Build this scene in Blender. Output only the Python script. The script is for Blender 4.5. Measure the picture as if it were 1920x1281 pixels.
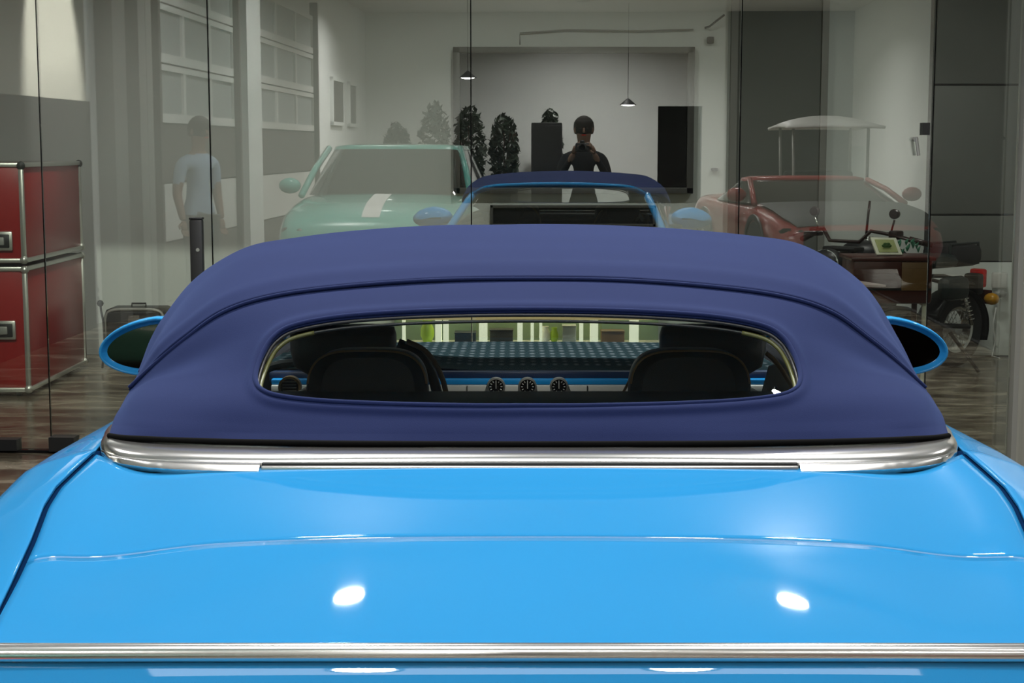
import bpy, bmesh, math, random
import numpy as np
from mathutils import Vector, Matrix

random.seed(4)
for o in list(bpy.data.objects):
    bpy.data.objects.remove(o, do_unlink=True)
SC = bpy.context.scene
COL = SC.collection
PI = math.pi
R = math.radians

# ------------------------------------------------------------------ camera
FPX = 3000.0
PITCH = math.atan(364.0 / FPX)
CAMH = 1.56
cam_d = bpy.data.cameras.new('camera')
cam = bpy.data.objects.new('camera', cam_d)
COL.objects.link(cam)
cam.location = (0, 0, CAMH)
cam.rotation_euler = (PI / 2 - PITCH, 0, 0)
cam_d.sensor_width = 36
cam_d.lens = 36 * FPX / 1920
cam_d.clip_start = 0.08
cam_d.clip_end = 200
SC.camera = cam

SC.view_settings.view_transform = 'Standard'
SC.view_settings.look = 'None'
SC.view_settings.gamma = 1
SC.view_settings.use_curve_mapping = False
SC.view_settings.exposure = 0.0
try:
    SC.cycles.use_denoising = True
    SC.cycles.max_bounces = 12
    SC.cycles.transparent_max_bounces = 16
    SC.cycles.glossy_bounces = 6
    SC.cycles.sample_clamp_indirect = 6
    SC.cycles.caustics_reflective = False
    SC.cycles.caustics_refractive = False
except Exception:
    pass

w = bpy.data.worlds.new('world')
SC.world = w
w.use_nodes = True
w.node_tree.nodes['Background'].inputs[0].default_value = (0.8, 0.86, 1.0, 1)
w.node_tree.nodes['Background'].inputs[1].default_value = 0.12

# ------------------------------------------------------------------ tuning of the lamps
LAMP_HALL = 75.0       # each ceiling downlight of the hall, W
LAMP_SPOT = 900.0
LAMP_ROOM = 22.0        # each ceiling light of the room behind the glass
GLASS_R = 0.135

# hall frame: the glass wall stands 2.48 degrees off the camera's axis
GA = R(2.48)
GD = 8.0


def H(s, n, z=0.0):
    """hall coordinates: s along the glass, n from the camera towards the glass"""
    return Vector((s * math.cos(GA) + n * math.sin(GA), -s * math.sin(GA) + n * math.cos(GA), z))


# ------------------------------------------------------------------ materials
def new_mat(name):
    m = bpy.data.materials.new(name)
    m.use_nodes = True
    nt = m.node_tree
    b = nt.nodes['Principled BSDF']
    return m, nt, b


def mat(name, col, rough=0.5, metal=0.0, noise=0.0, nscale=8.0, bump=0.0, bscale=60.0, coat=0.0, stretch=(1, 1, 1),
        emit=None, estr=0.0, spec=0.5, sheen=0.0, rnoise=0.0):
    m, nt, b = new_mat(name)
    b.inputs['Base Color'].default_value = (*col, 1)
    b.inputs['Roughness'].default_value = rough
    b.inputs['Metallic'].default_value = metal
    b.inputs['Specular IOR Level'].default_value = spec
    if coat:
        b.inputs['Coat Weight'].default_value = coat
        b.inputs['Coat Roughness'].default_value = 0.03
    if sheen:
        b.inputs['Sheen Weight'].default_value = sheen
        b.inputs['Sheen Roughness'].default_value = 0.5
    tc = nt.nodes.new('ShaderNodeTexCoord')
    mp = nt.nodes.new('ShaderNodeMapping')
    mp.inputs['Scale'].default_value = stretch
    nt.links.new(tc.outputs['Object'], mp.inputs[0])
    n = nt.nodes.new('ShaderNodeTexNoise')
    n.inputs['Scale'].default_value = nscale
    n.inputs['Detail'].default_value = 6
    nt.links.new(mp.outputs[0], n.inputs['Vector'])
    if noise:
        mx = nt.nodes.new('ShaderNodeMix')
        mx.data_type = 'RGBA'
        mx.inputs['A'].default_value = (*[c * (1 - noise) for c in col], 1)
        mx.inputs['B'].default_value = (*[min(1, c * (1 + noise)) for c in col], 1)
        nt.links.new(n.outputs['Fac'], mx.inputs['Factor'])
        nt.links.new(mx.outputs['Result'], b.inputs['Base Color'])
    if rnoise:
        mr = nt.nodes.new('ShaderNodeMapRange')
        mr.inputs[3].default_value = max(0, rough - rnoise)
        mr.inputs[4].default_value = min(1, rough + rnoise)
        nt.links.new(n.outputs['Fac'], mr.inputs[0])
        nt.links.new(mr.outputs[0], b.inputs['Roughness'])
    if bump:
        n2 = nt.nodes.new('ShaderNodeTexNoise')
        n2.inputs['Scale'].default_value = bscale
        n2.inputs['Detail'].default_value = 4
        nt.links.new(mp.outputs[0], n2.inputs['Vector'])
        bp = nt.nodes.new('ShaderNodeBump')
        bp.inputs['Strength'].default_value = bump
        bp.inputs['Distance'].default_value = 0.01
        nt.links.new(n2.outputs['Fac'], bp.inputs['Height'])
        nt.links.new(bp.outputs[0], b.inputs['Normal'])
    if emit:
        b.inputs['Emission Color'].default_value = (*emit, 1)
        b.inputs['Emission Strength'].default_value = estr
    return m


def glass_mat(name, tint, refl, rough=0.0):
    m = bpy.data.materials.new(name)
    m.use_nodes = True
    nt = m.node_tree
    nt.nodes.clear()
    out = nt.nodes.new('ShaderNodeOutputMaterial')
    tr = nt.nodes.new('ShaderNodeBsdfTransparent')
    tr.inputs[0].default_value = (*tint, 1)
    gl = nt.nodes.new('ShaderNodeBsdfGlossy')
    gl.inputs['Color'].default_value = (1, 1, 1, 1)
    gl.inputs['Roughness'].default_value = rough
    # Schlick reflectance, the same from either side of the sheet
    ge = nt.nodes.new('ShaderNodeNewGeometry')
    dt = nt.nodes.new('ShaderNodeVectorMath')
    dt.operation = 'DOT_PRODUCT'
    nt.links.new(ge.outputs['Incoming'], dt.inputs[0])
    nt.links.new(ge.outputs['Normal'], dt.inputs[1])

    def mth(op, a, b=None):
        q = nt.nodes.new('ShaderNodeMath')
        q.operation = op
        for i, x in enumerate((a, b)):
            if x is None:
                continue
            if isinstance(x, (int, float)):
                q.inputs[i].default_value = x
            else:
                nt.links.new(x, q.inputs[i])
        return q.outputs[0]
    c_ = mth('ABSOLUTE', dt.outputs['Value'])
    p_ = mth('POWER', mth('SUBTRACT', 1.0, c_), 5.0)
    ad = mth('ADD', mth('MULTIPLY', p_, 1 - refl), refl)
    mx = nt.nodes.new('ShaderNodeMixShader')
    nt.links.new(ad, mx.inputs[0])
    nt.links.new(tr.outputs[0], mx.inputs[1])
    nt.links.new(gl.outputs[0], mx.inputs[2])
    nt.links.new(mx.outputs[0], out.inputs[0])
    return m


M = {}
M['paint'] = mat('blue_car_paint', (0.021, 0.205, 0.455), rough=0.5, metal=0.0, coat=0.8, noise=0.03, nscale=3, spec=0.0)
M['paint_gap'] = mat('panel_gap_rubber', (0.003, 0.015, 0.05), rough=0.9, spec=0.0)
M['chrome'] = mat('polished_steel', (0.80, 0.785, 0.77), rough=0.20, metal=1.0)
M['satin'] = mat('satin_aluminium', (0.62, 0.61, 0.6), rough=0.3, metal=1.0)
M['black'] = mat('black_plastic', (0.008, 0.008, 0.009), rough=0.45)
M['rubber'] = mat('tyre_rubber', (0.014, 0.014, 0.015), rough=0.75, noise=0.2)
M['leather'] = mat('dark_leather', (0.018, 0.026, 0.026), rough=0.42, bump=0.05, bscale=120)
M['teal'] = mat('dark_teal_leather', (0.016, 0.03, 0.04), rough=0.5, bump=0.08, bscale=140)
M['perf'] = None
M['brown'] = mat('tan_piping_leather', (0.30, 0.20, 0.09), rough=0.5)
M['olive'] = mat('olive_seal_reflection', (0.10, 0.095, 0.025), rough=0.4)  # yellowish reflection of the room put into the seal colour
M['navy_dash'] = mat('deep_blue_dash_leather', (0.004, 0.018, 0.06), rough=0.4)
M['blue_strip'] = mat('bright_blue_veneer', (0.01, 0.30, 0.75), rough=0.25, coat=0.5)
M['white_trim'] = mat('pale_turned_aluminium', (0.72, 0.74, 0.70), rough=0.4, metal=0.2)
M['lining'] = mat('dark_headliner', (0.006, 0.008, 0.016), rough=0.9)
M['white'] = mat('white_wall_paint', (0.74, 0.78, 0.75), rough=0.75, noise=0.03, nscale=1.5, bump=0.05, bscale=30)
M['hallwall'] = mat('hall_wall_paint', (0.73, 0.75, 0.73), rough=0.8, noise=0.04, nscale=0.8)
M['hallceil'] = mat('hall_ceiling_paint', (0.75, 0.75, 0.74), rough=0.85, noise=0.03)
M['grey'] = mat('grey_panel_paint', (0.16, 0.17, 0.155), rough=0.55, noise=0.08, nscale=2)
M['greyd'] = mat('dark_grey_panel', (0.022, 0.023, 0.021), rough=0.6, noise=0.15, nscale=2)
M['alu'] = mat('brushed_aluminium', (0.6, 0.6, 0.56), rough=0.35, metal=0.85, noise=0.08)
M['mauve'] = mat('slate_bronze', (0.09, 0.08, 0.07), rough=0.5)
M['redcase'] = mat('red_laminate', (0.30, 0.003, 0.004), rough=0.3, noise=0.12, nscale=3)
M['seal'] = mat('black_silicone', (0.006, 0.006, 0.006), rough=0.9, spec=0.05)
M['tvframe'] = mat('graphite_bezel', (0.10, 0.10, 0.095), rough=0.4)
M['screen'] = mat('dark_screen', (0.006, 0.006, 0.007), rough=0.15)
M['wood'] = mat('dark_reddish_wood', (0.055, 0.009, 0.005), rough=0.35, noise=0.3, nscale=5, stretch=(1, 8, 8))
M['tan'] = mat('tan_hide', (0.16, 0.085, 0.03), rough=0.5, noise=0.2)
M['orange'] = mat('amber_lens', (0.62, 0.30, 0.02), rough=0.25)
M['redlens'] = mat('red_lens', (0.75, 0.004, 0.008), rough=0.2)
M['mirror'] = mat('mirror_silver', (0.9, 0.9, 0.9), rough=0.02, metal=1.0)
M['brownmirror'] = mat('dimmed_mirror_glass', (0.055, 0.045, 0.035), rough=0.04, metal=1.0)
M['paper'] = mat('cream_card', (0.62, 0.62, 0.50), rough=0.7)
M['green'] = mat('leaf_green', (0.05, 0.13, 0.02), rough=0.6, noise=0.4)
M['foliage'] = mat('deep_green_foliage', (0.010, 0.022, 0.010), rough=0.6, noise=0.5)
M['mint'] = mat('mint_car_paint', (0.18, 0.52, 0.44), rough=0.25, coat=1.0)
M['redpaint'] = mat('red_car_paint', (0.30, 0.03, 0.025), rough=0.3, coat=0.8)
M['darkglass'] = mat('dark_car_glass', (0.012, 0.012, 0.011), rough=0.08, coat=0.5)
M['whitepaint'] = mat('white_plastic', (0.75, 0.75, 0.72), rough=0.4)
M['skin'] = mat('skin', (0.26, 0.15, 0.10), rough=0.55)
M['hair'] = mat('dark_hair', (0.02, 0.014, 0.01), rough=0.6)
M['shirt'] = mat('light_blue_cotton', (0.32, 0.43, 0.56), rough=0.85)
M['denim'] = mat('grey_trousers', (0.05, 0.05, 0.055), rough=0.85)
M['blackcloth'] = mat('black_cloth', (0.006, 0.006, 0.008), rough=0.9)
M['lampglass'] = mat('lit_lamp_diffuser', (0.9, 0.9, 0.85), rough=0.5, emit=(1, 0.97, 0.92), estr=22)
M['steelgrey'] = mat('galvanised_grey', (0.30, 0.30, 0.28), rough=0.5, metal=0.3)
M['doorwin'] = mat('frosted_door_light', (0.34, 0.37, 0.36), rough=0.35)
M['carglass'] = glass_mat('clear_car_glass', (0.93, 0.96, 0.95), 0.02)
M['pane'] = glass_mat('clear_pane_glass', (0.90, 0.925, 0.89), GLASS_R)


def fabric_mat():
    m, nt, b = new_mat('navy_soft_top_canvas')
    b.inputs['Roughness'].default_value = 0.85
    b.inputs['Sheen Weight'].default_value = 0.14
    b.inputs['Sheen Tint'].default_value = (0.30, 0.45, 1, 1)
    b.inputs['Specular IOR Level'].default_value = 0.08
    tc = nt.nodes.new('ShaderNodeTexCoord')
    mp = nt.nodes.new('ShaderNodeMapping')
    mp.inputs['Scale'].default_value = (1.2, 5, 5)
    nt.links.new(tc.outputs['Object'], mp.inputs[0])
    n = nt.nodes.new('ShaderNodeTexNoise')
    n.inputs['Scale'].default_value = 2.2
    n.inputs['Detail'].default_value = 3
    nt.links.new(mp.outputs[0], n.inputs['Vector'])
    mx = nt.nodes.new('ShaderNodeMix')
    mx.data_type = 'RGBA'
    mx.inputs['A'].default_value = (0.0080, 0.0128, 0.050, 1)
    mx.inputs['B'].default_value = (0.0112, 0.0172, 0.064, 1)
    nt.links.new(n.outputs['Fac'], mx.inputs['Factor'])
    nt.links.new(mx.outputs['Result'], b.inputs['Base Color'])
    w = nt.nodes.new('ShaderNodeTexNoise')
    w.inputs['Scale'].default_value = 700
    nt.links.new(tc.outputs['Object'], w.inputs['Vector'])
    b1 = nt.nodes.new('ShaderNodeBump')
    b1.inputs['Strength'].default_value = 0.25
    b1.inputs['Distance'].default_value = 0.001
    nt.links.new(w.outputs['Fac'], b1.inputs['Height'])
    nt.links.new(b1.outputs[0], b.inputs['Normal'])
    return m


def floor_mat():
    m, nt, b = new_mat('stained_concrete')
    tc = nt.nodes.new('ShaderNodeTexCoord')
    mp = nt.nodes.new('ShaderNodeMapping')
    mp.inputs['Scale'].default_value = (0.9, 2.6, 1)
    nt.links.new(tc.outputs['Object'], mp.inputs[0])
    n = nt.nodes.new('ShaderNodeTexNoise')
    n.inputs['Scale'].default_value = 1.7
    n.inputs['Detail'].default_value = 9
    n.inputs['Roughness'].default_value = 0.62
    n.inputs['Distortion'].default_value = 0.9
    nt.links.new(mp.outputs[0], n.inputs['Vector'])
    cr = nt.nodes.new('ShaderNodeValToRGB')
    e = cr.color_ramp.elements
    e[0].position = 0.40
    e[0].color = (0.045, 0.034, 0.023, 1)
    e[1].position = 0.62
    e[1].color = (0.27, 0.24, 0.18, 1)
    x = e.new(0.5)
    x.color = (0.105, 0.087, 0.06, 1)
    nt.links.new(n.outputs['Fac'], cr.inputs[0])
    nt.links.new(cr.outputs[0], b.inputs['Base Color'])
    mr = nt.nodes.new('ShaderNodeMapRange')
    mr.inputs[3].default_value = 0.12
    mr.inputs[4].default_value = 0.35
    nt.links.new(n.outputs['Fac'], mr.inputs[0])
    nt.links.new(mr.outputs[0], b.inputs['Roughness'])
    return m


def perf_mat():
    m, nt, b = new_mat('perforated_teal_leather')
    tc = nt.nodes.new('ShaderNodeTexCoord')
    v = nt.nodes.new('ShaderNodeTexVoronoi')
    v.inputs['Scale'].default_value = 34
    mp = nt.nodes.new('ShaderNodeMapping')
    mp.inputs['Scale'].default_value = (1, .4, .4)
    nt.links.new(tc.outputs['Object'], mp.inputs[0])
    v.inputs['Randomness'].default_value = 0.0
    nt.links.new(mp.outputs[0], v.inputs['Vector'])
    cr = nt.nodes.new('ShaderNodeValToRGB')
    cr.color_ramp.elements[0].position = 0.16
    cr.color_ramp.elements[0].color = (0.06, 0.075, 0.085, 1)
    cr.color_ramp.elements[1].position = 0.34
    cr.color_ramp.elements[1].color = (0.012, 0.022, 0.026, 1)
    nt.links.new(v.outputs['Distance'], cr.inputs[0])
    nt.links.new(cr.outputs[0], b.inputs['Base Color'])
    b.inputs['Roughness'].default_value = 0.9
    b.inputs['Specular IOR Level'].default_value = 0.0
    return m


def gauge_mat():
    return mat('gauge_face', (0.004, 0.004, 0.005), rough=0.25)


M['fabric'] = fabric_mat()
M['floor'] = floor_mat()
M['perf'] = perf_mat()
M['gauge'] = gauge_mat()


def pillar_mat():
    m = mat('grey_board_marked_concrete', (0.42, 0.415, 0.37), rough=0.6, noise=0.35, nscale=2.2, stretch=(6, 6, 0.5), bump=0.15, bscale=12)
    return m


M['pillar'] = pillar_mat()

# ------------------------------------------------------------------ mesh building


class MB:
    def __init__(self):
        self.v, self.f, self.mi = [], [], []

    def add(self, vs, fs, mi=0):
        k = len(self.v)
        self.v.extend([tuple(float(c) for c in p) for p in vs])
        self.f.extend([tuple(i + k for i in f) for f in fs])
        self.mi.extend([mi] * len(fs))
        return self

    def box(self, c, s, rz=0.0, bev=0.0, mi=0, rx=0.0, ry=0.0):
        bm = bmesh.new()
        bmesh.ops.create_cube(bm, size=1)
        for v in bm.verts:
            v.co = Vector((v.co.x * s[0], v.co.y * s[1], v.co.z * s[2]))
        if bev > 0:
            bmesh.ops.bevel(bm, geom=list(bm.edges), offset=min(bev, 0.45 * min(s)), segments=2, affect='EDGES', profile=0.5)
        mt = Matrix.Translation(Vector(c)) @ Matrix.Rotation(rz, 4, 'Z') @ Matrix.Rotation(rx, 4, 'X') @ Matrix.Rotation(ry, 4, 'Y')
        bm.transform(mt)
        bm.verts.ensure_lookup_table()
        self.add([v.co for v in bm.verts], [[v.index for v in f.verts] for f in bm.faces], mi)
        bm.free()
        return self

    def tube(self, pts, r, n=10, closed=False, mi=0, cap=True, flat=None):
        P = [Vector(p) for p in pts]
        N = len(P)
        rs = r if hasattr(r, '__len__') else [r] * N
        vs, fs = [], []
        up = Vector((0, 0, 1))
        prev = None
        for i in range(N):
            if closed:
                t = (P[(i + 1) % N] - P[i - 1])
            else:
                t = P[min(i + 1, N - 1)] - P[max(i - 1, 0)]
            t.normalize()
            if prev is None:
                a = t.cross(up)
                if a.length < 0.1:
                    a = t.cross(Vector((1, 0, 0)))
                a.normalize()
            else:
                a = prev - t * prev.dot(t)
                if a.length < 1e-6:
                    a = t.cross(up)
                a.normalize()
            prev = a
            b = t.cross(a)
            for k in range(n):
                an = 2 * PI * k / n
                vs.append(P[i] + a * math.cos(an) * rs[i] + b * math.sin(an) * rs[i] * (flat or 1))
        m = N if closed else N - 1
        for i in range(m):
            j = (i + 1) % N
            for k in range(n):
                k2 = (k + 1) % n
                fs.append((i * n + k, i * n + k2, j * n + k2, j * n + k))
        if cap and not closed:
            fs.append(tuple(range(n - 1, -1, -1)))
            fs.append(tuple((N - 1) * n + k for k in range(n)))
        return self.add(vs, fs, mi)

    def lathe(self, prof, c=(0, 0, 0), axis='Z', n=24, mi=0, rz=0.0, closed=False):
        """prof: (radius, height) along the axis"""
        vs, fs = [], []
        for (r_, h_) in prof:
            for k in range(n):
                a = 2 * PI * k / n
                x, y, z = r_ * math.cos(a), r_ * math.sin(a), h_
                if axis == 'X':
                    x, y, z = z, x, y
                elif axis == 'Y':
                    x, y, z = x, z, y
                if rz:
                    x, y = x * math.cos(rz) - y * math.sin(rz), x * math.sin(rz) + y * math.cos(rz)
                vs.append((c[0] + x, c[1] + y, c[2] + z))
        m = len(prof)
        for i in range(m if closed else m - 1):
            j = (i + 1) % m
            for k in range(n):
                k2 = (k + 1) % n
                fs.append((i * n + k, i * n + k2, j * n + k2, j * n + k))
        if not closed:
            if prof[0][0] > 1e-5:
                fs.append(tuple(range(n - 1, -1, -1)))
            if prof[-1][0] > 1e-5:
                fs.append(tuple((m - 1) * n + k for k in range(n)))
        return self.add(vs, fs, mi)

    def sphere(self, c, r, n=14, mi=0, rz=0.0):
        if not hasattr(r, '__len__'):
            r = (r, r, r)
        m = n // 2 + 1
        vs = []
        for i in range(m):
            t = PI * i / (m - 1)
            for k in range(n):
                a = 2 * PI * k / n
                x, y, z = r[0] * math.sin(t) * math.cos(a), r[1] * math.sin(t) * math.sin(a), r[2] * math.cos(t)
                x, y = x * math.cos(rz) - y * math.sin(rz), x * math.sin(rz) + y * math.cos(rz)
                vs.append((c[0] + x, c[1] + y, c[2] + z))
        fs = []
        for i in range(m - 1):
            for k in range(n):
                k2 = (k + 1) % n
                fs.append((i * n + k, (i + 1) * n + k, (i + 1) * n + k2, i * n + k2))
        return self.add(vs, fs, mi)

    def grid(self, P, mi=0, flip=False):
        P = np.asarray(P, float)
        a, b = P.shape[:2]
        fs = []
        for i in range(a - 1):
            for j in range(b - 1):
                q = (i * b + j, i * b + j + 1, (i + 1) * b + j + 1, (i + 1) * b + j)
                fs.append(q[::-1] if flip else q)
        return self.add(P.reshape(-1, 3), fs, mi)

    def prism(self, poly, d0, d1, plane='XZ', mi=0):
        """poly of 2-D points extruded between d0 and d1 along the missing axis"""
        n = len(poly)

        def mk(p, d):
            if plane == 'XZ':
                return (p[0], d, p[1])
            if plane == 'YZ':
                return (d, p[0], p[1])
            return (p[0], p[1], d)
        vs = [mk(p, d0) for p in poly] + [mk(p, d1) for p in poly]
        fs = [tuple(range(n)), tuple(range(2 * n - 1, n - 1, -1))]
        for i in range(n):
            j = (i + 1) % n
            fs.append((i, i + n, j + n, j))
        return self.add(vs, fs, mi)

    def xf(self, mt):
        self.v = [tuple(mt @ Vector(p)) for p in self.v]
        return self

    def build(self, name, mats, parent=None, smooth=None, off=None, merge=False, angle=35):
        me = bpy.data.meshes.new(name)
        vs = self.v
        if parent is not None and off is None:
            off = parent.get('_o')
        if off is not None:
            vs = [(p[0] - off[0], p[1] - off[1], p[2] - off[2]) for p in vs]
        me.from_pydata(vs, [], self.f)
        if not isinstance(mats, (list, tuple)):
            mats = [mats]
        for m_ in mats:
            me.materials.append(m_)
        if len(mats) > 1:
            me.polygons.foreach_set('material_index', self.mi)
        bm = bmesh.new()
        bm.from_mesh(me)
        if merge:
            bmesh.ops.remove_doubles(bm, verts=bm.verts, dist=1e-5)
        bmesh.ops.recalc_face_normals(bm, faces=bm.faces)
        bm.to_mesh(me)
        bm.free()
        if smooth is not False:
            me.polygons.foreach_set('use_smooth', [True] * len(me.polygons))
            if smooth is None:
                try:
                    me.set_sharp_from_angle(angle=R(angle))
                except Exception:
                    pass
        me.update()
        o = bpy.data.objects.new(name, me)
        COL.objects.link(o)
        if parent is not None:
            o.parent = parent
            if off is not None:
                o['_o'] = [float(c) for c in off]
        return o


def tag(o, label=None, cat=None, group=None, kind=None):
    if label:
        o['label'] = label
    if cat:
        o['category'] = cat
    if group:
        o['group'] = group
    if kind:
        o['kind'] = kind
    return o


def empty(name, loc, label, cat, rz=0.0, group=None, world_mesh=False):
    o = bpy.data.objects.new(name, None)
    COL.objects.link(o)
    o.location = loc
    o.rotation_euler = (0, 0, rz)
    o.empty_display_size = 0.2
    if world_mesh:                     # parts are modelled in scene coordinates
        o['_o'] = [float(c) for c in loc]
    tag(o, label, cat, group)
    return o


def struct(name, mb, m, label=None, parent=None, **k):
    o = mb.build(name, m, parent, **k)
    if parent is None:
        tag(o, label or name.replace('_', ' '), None, kind='structure')
    return o


def copy_tree(o, parent=None):
    c = o.copy()
    COL.objects.link(c)
    if parent is not None:
        c.parent = parent
    for ch in list(o.children):
        copy_tree(ch, c)
    return c


# ------------------------------------------------------------------ design helpers (photo measures -> metres)
CP, SP = math.cos(PITCH), math.sin(PITCH)


def U(px, py, d):
    """point of the photograph seen at forward distance d, in metres"""
    u = (px - 960.0) / FPX
    v = -(py - 640.5) / FPX
    t = d / (CP + v * SP)
    return np.array([u * t, d, CAMH + t * (-SP + v * CP)])


def proj(P):
    P = np.asarray(P, float)
    x, y, z = P[..., 0], P[..., 1], P[..., 2] - CAMH
    dep = y * CP - z * SP
    up = y * SP + z * CP
    return np.stack([960 + FPX * x / dep, 640.5 - FPX * up / dep], -1)


def crom(A, t):
    """Catmull-Rom along axis 0 of A at parameters t"""
    A = np.asarray(A, float)
    n = len(A)
    t = np.clip(np.asarray(t, float), 0, n - 1 - 1e-9)
    i = t.astype(int)
    f = (t - i)
    sh = (-1,) + (1,) * (A.ndim - 1)
    f = f.reshape(sh)
    ext = np.concatenate([2 * A[:1] - A[1:2], A, 2 * A[-1:] - A[-2:-1]], 0)
    p0, p1, p2, p3 = ext[i], ext[i + 1], ext[i + 2], ext[i + 3]
    return 0.5 * ((2 * p1) + (-p0 + p2) * f + (2 * p0 - 5 * p1 + 4 * p2 - p3) * f ** 2 + (-p0 + 3 * p1 - 3 * p2 + p3) * f ** 3)


def lerpk(xs, ys, x):
    return np.interp(x, xs, ys)


# =================================================================== STRUCTURE
def hallbox(mb, s0, s1, n0, n1, z0, z1, mi=0):
    vs = [H(s, n, z) for z in (z0, z1) for (s, n) in ((s0, n0), (s1, n0), (s1, n1), (s0, n1))]
    fs = [(0, 3, 2, 1), (4, 5, 6, 7), (0, 1, 5, 4), (1, 2, 6, 5), (2, 3, 7, 6), (3, 0, 4, 7)]
    return mb.add(vs, fs, mi)


# floor (one slab under the hall and the room behind the glass)
mb = MB()
mb.box((0.5, -2.0, -0.05), (16, 31, 0.1))
struct('floor', mb, M['floor'], 'brown and grey stained polished concrete floor', smooth=False)

HALL_L, HALL_R, HALL_B, HALL_H = -4.3, 5.3, -16.0, 4.2
mb = hallbox(MB(), HALL_L - 0.2, HALL_R + 0.2, HALL_B - 0.2, GD + 0.06, HALL_H, HALL_H + 0.15)
struct('ceiling', mb, M['hallceil'], 'white ceiling of the car hall', smooth=False)
mb = hallbox(MB(), HALL_L - 0.2, HALL_L, HALL_B, GD + 0.06, 0, HALL_H)
wall_l = struct('wall_left', mb, M['hallwall'], 'left wall of the hall with the roll-up doors', smooth=False)
mb = hallbox(MB(), HALL_R, HALL_R + 0.2, HALL_B, GD + 0.06, 0, HALL_H)
struct('wall_right', mb, M['hallwall'], 'right wall of the hall', smooth=False)
mb = MB()
hallbox(mb, HALL_L, 1.5, HALL_B - 0.2, HALL_B, 0, HALL_H)
hallbox(mb, 2.37, HALL_R, HALL_B - 0.2, HALL_B, 0, HALL_H)
hallbox(mb, 1.5, 2.37, HALL_B - 0.2, HALL_B, 2.37, HALL_H)
struct('wall_back', mb, M['hallwall'], 'far end wall of the hall', smooth=False)
mb = hallbox(MB(), 1.45, 2.42, HALL_B - 1.2, HALL_B - 1.15, 0, 2.4)
struct('door_3', mb, M['blackcloth'], 'dark open doorway in the far end wall', smooth=False)

# room behind the glass
RB = 12.05
mb = MB().box((0, RB + 0.1, 1.6), (9.4, 0.2, 3.6))
struct('wall_front', mb, M['white'], 'white wall behind the glass with the television', smooth=False)
mb = MB().box((-4.55, 10.2, 1.6), (0.2, 4.0, 3.6))
struct('wall_side', mb, M['white'], 'white side wall of the glazed room', smooth=False)
mb = MB().box((4.75, 9.9, 1.6), (0.2, 4.4, 3.6))
struct('wall_end', mb, M['white'], 'white end wall of the glazed room', smooth=False)
mb = MB().box((0, 10.15, 3.45), (9.5, 4.1, 0.1))
struct('ceiling_inner', mb, M['white'], 'ceiling of the glazed room', smooth=False)
# header over the glass
HEAD_Z = 2.6
mb = hallbox(MB(), -4.5, 5.6, GD - 0.06, GD + 0.16, HEAD_Z, HALL_H)
struct('beam_1', mb, M['hallwall'], 'white header above the glass wall', smooth=False)
# concrete pillar at the right end of the glass, with its cast blocks
PLS = (1885 - 1090) / FPX * GD + 0.0
mb = hallbox(MB(), 2.17, 5.3, GD - 0.36, GD + 0.16, 0, HEAD_Z)
pil = struct('wall_pillar', mb, M['pillar'], 'grey board-marked concrete wall end beside the glass', smooth=False)
for z0, z1 in ((0.0, 0.52), (0.53, 1.60), (1.61, 2.7)):
    mb = hallbox(MB(), 2.165, 2.60, GD - 0.385, GD - 0.35, z0 + 0.004, z1)
    mb.build('panel', M['pillar'], pil, smooth=False)
mb = hallbox(MB(), 2.145, 2.17, GD - 0.05, GD + 0.05, 0.0, HEAD_Z)
mb.build('edge_channel', M['steelgrey'], pil, smooth=False)
# plinth gap (glass channel)
mb = hallbox(MB(), -4.3, 2.15, GD - 0.02, GD + 0.04, 0.0, 0.012)
struct('trim_1', mb, M['seal'], 'black floor channel under the glass wall', smooth=False)

# glass panes: seams where the photograph shows them
seams = [-4.3, -2.72, -1.86, -0.55, 0.78, 1.72, 2.14]
gi = 0
for a_, b_ in zip(seams[:-1], seams[1:]):
    gi += 1
    mb = hallbox(MB(), a_ + 0.003, b_ - 0.003, GD, GD + 0.012, 0.013, HEAD_Z)
    p = struct('window_%d' % gi, mb, M['pane'], 'clear frameless glass pane of the glass wall', smooth=False)
    if b_ < 2.1:
        mb = hallbox(MB(), b_ - 0.0024, b_ + 0.0024, GD - 0.001, GD + 0.013, 0.013, HEAD_Z)
        mb.build('glazing_joint', M['seal'], p, smooth=False)
    if gi in (1, 2):
        # black patch fitting at the foot of the seam
        s_ = b_ if gi == 1 else a_
        if gi == 1:
            mb = hallbox(MB(), b_ - 0.30, b_ - 0.17, GD - 0.03, GD + 0.045, 0.012, 0.07)
        else:
            mb = hallbox(MB(), a_ + 0.0, a_ + 0.13, GD - 0.04, GD + 0.055, 0.012, 0.085)
        mb.build('patch_fitting', M['black'], p, smooth=False)
    if gi == 5:
        mb = hallbox(MB(), b_ - 0.055, b_ - 0.02, GD - 0.03, GD + 0.045, 1.62, 1.68)
        mb.build('lock', M['black'], p, smooth=False)
        mb = MB()
        mb.tube([H(b_ - 0.09, GD - 0.0, 1.60), H(b_ - 0.09, GD - 0.05, 1.60)], 0.012)
        mb.tube([H(b_ - 0.09, GD - 0.05, 1.61), H(b_ - 0.075, GD - 0.05, 1.52)], 0.008)
        mb.build('lever_handle', M['steelgrey'], p)

# lit upper/lower parts of the hall's left wall, seen mirrored in the glass
for k, (n0, n1) in enumerate(((0.55, 0.75), (0.95, 1.2), (1.45, 1.85), (-4.5, -3.65))):
    mb = hallbox(MB(), HALL_L, HALL_L + 0.16 + 0.05 * (k % 2), n0, n1, 0, HALL_H)
    mb.build('pilaster', M['steelgrey'] if k < 3 else M['hallwall'], wall_l, off=(0, 0, 0), smooth=False)


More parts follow.
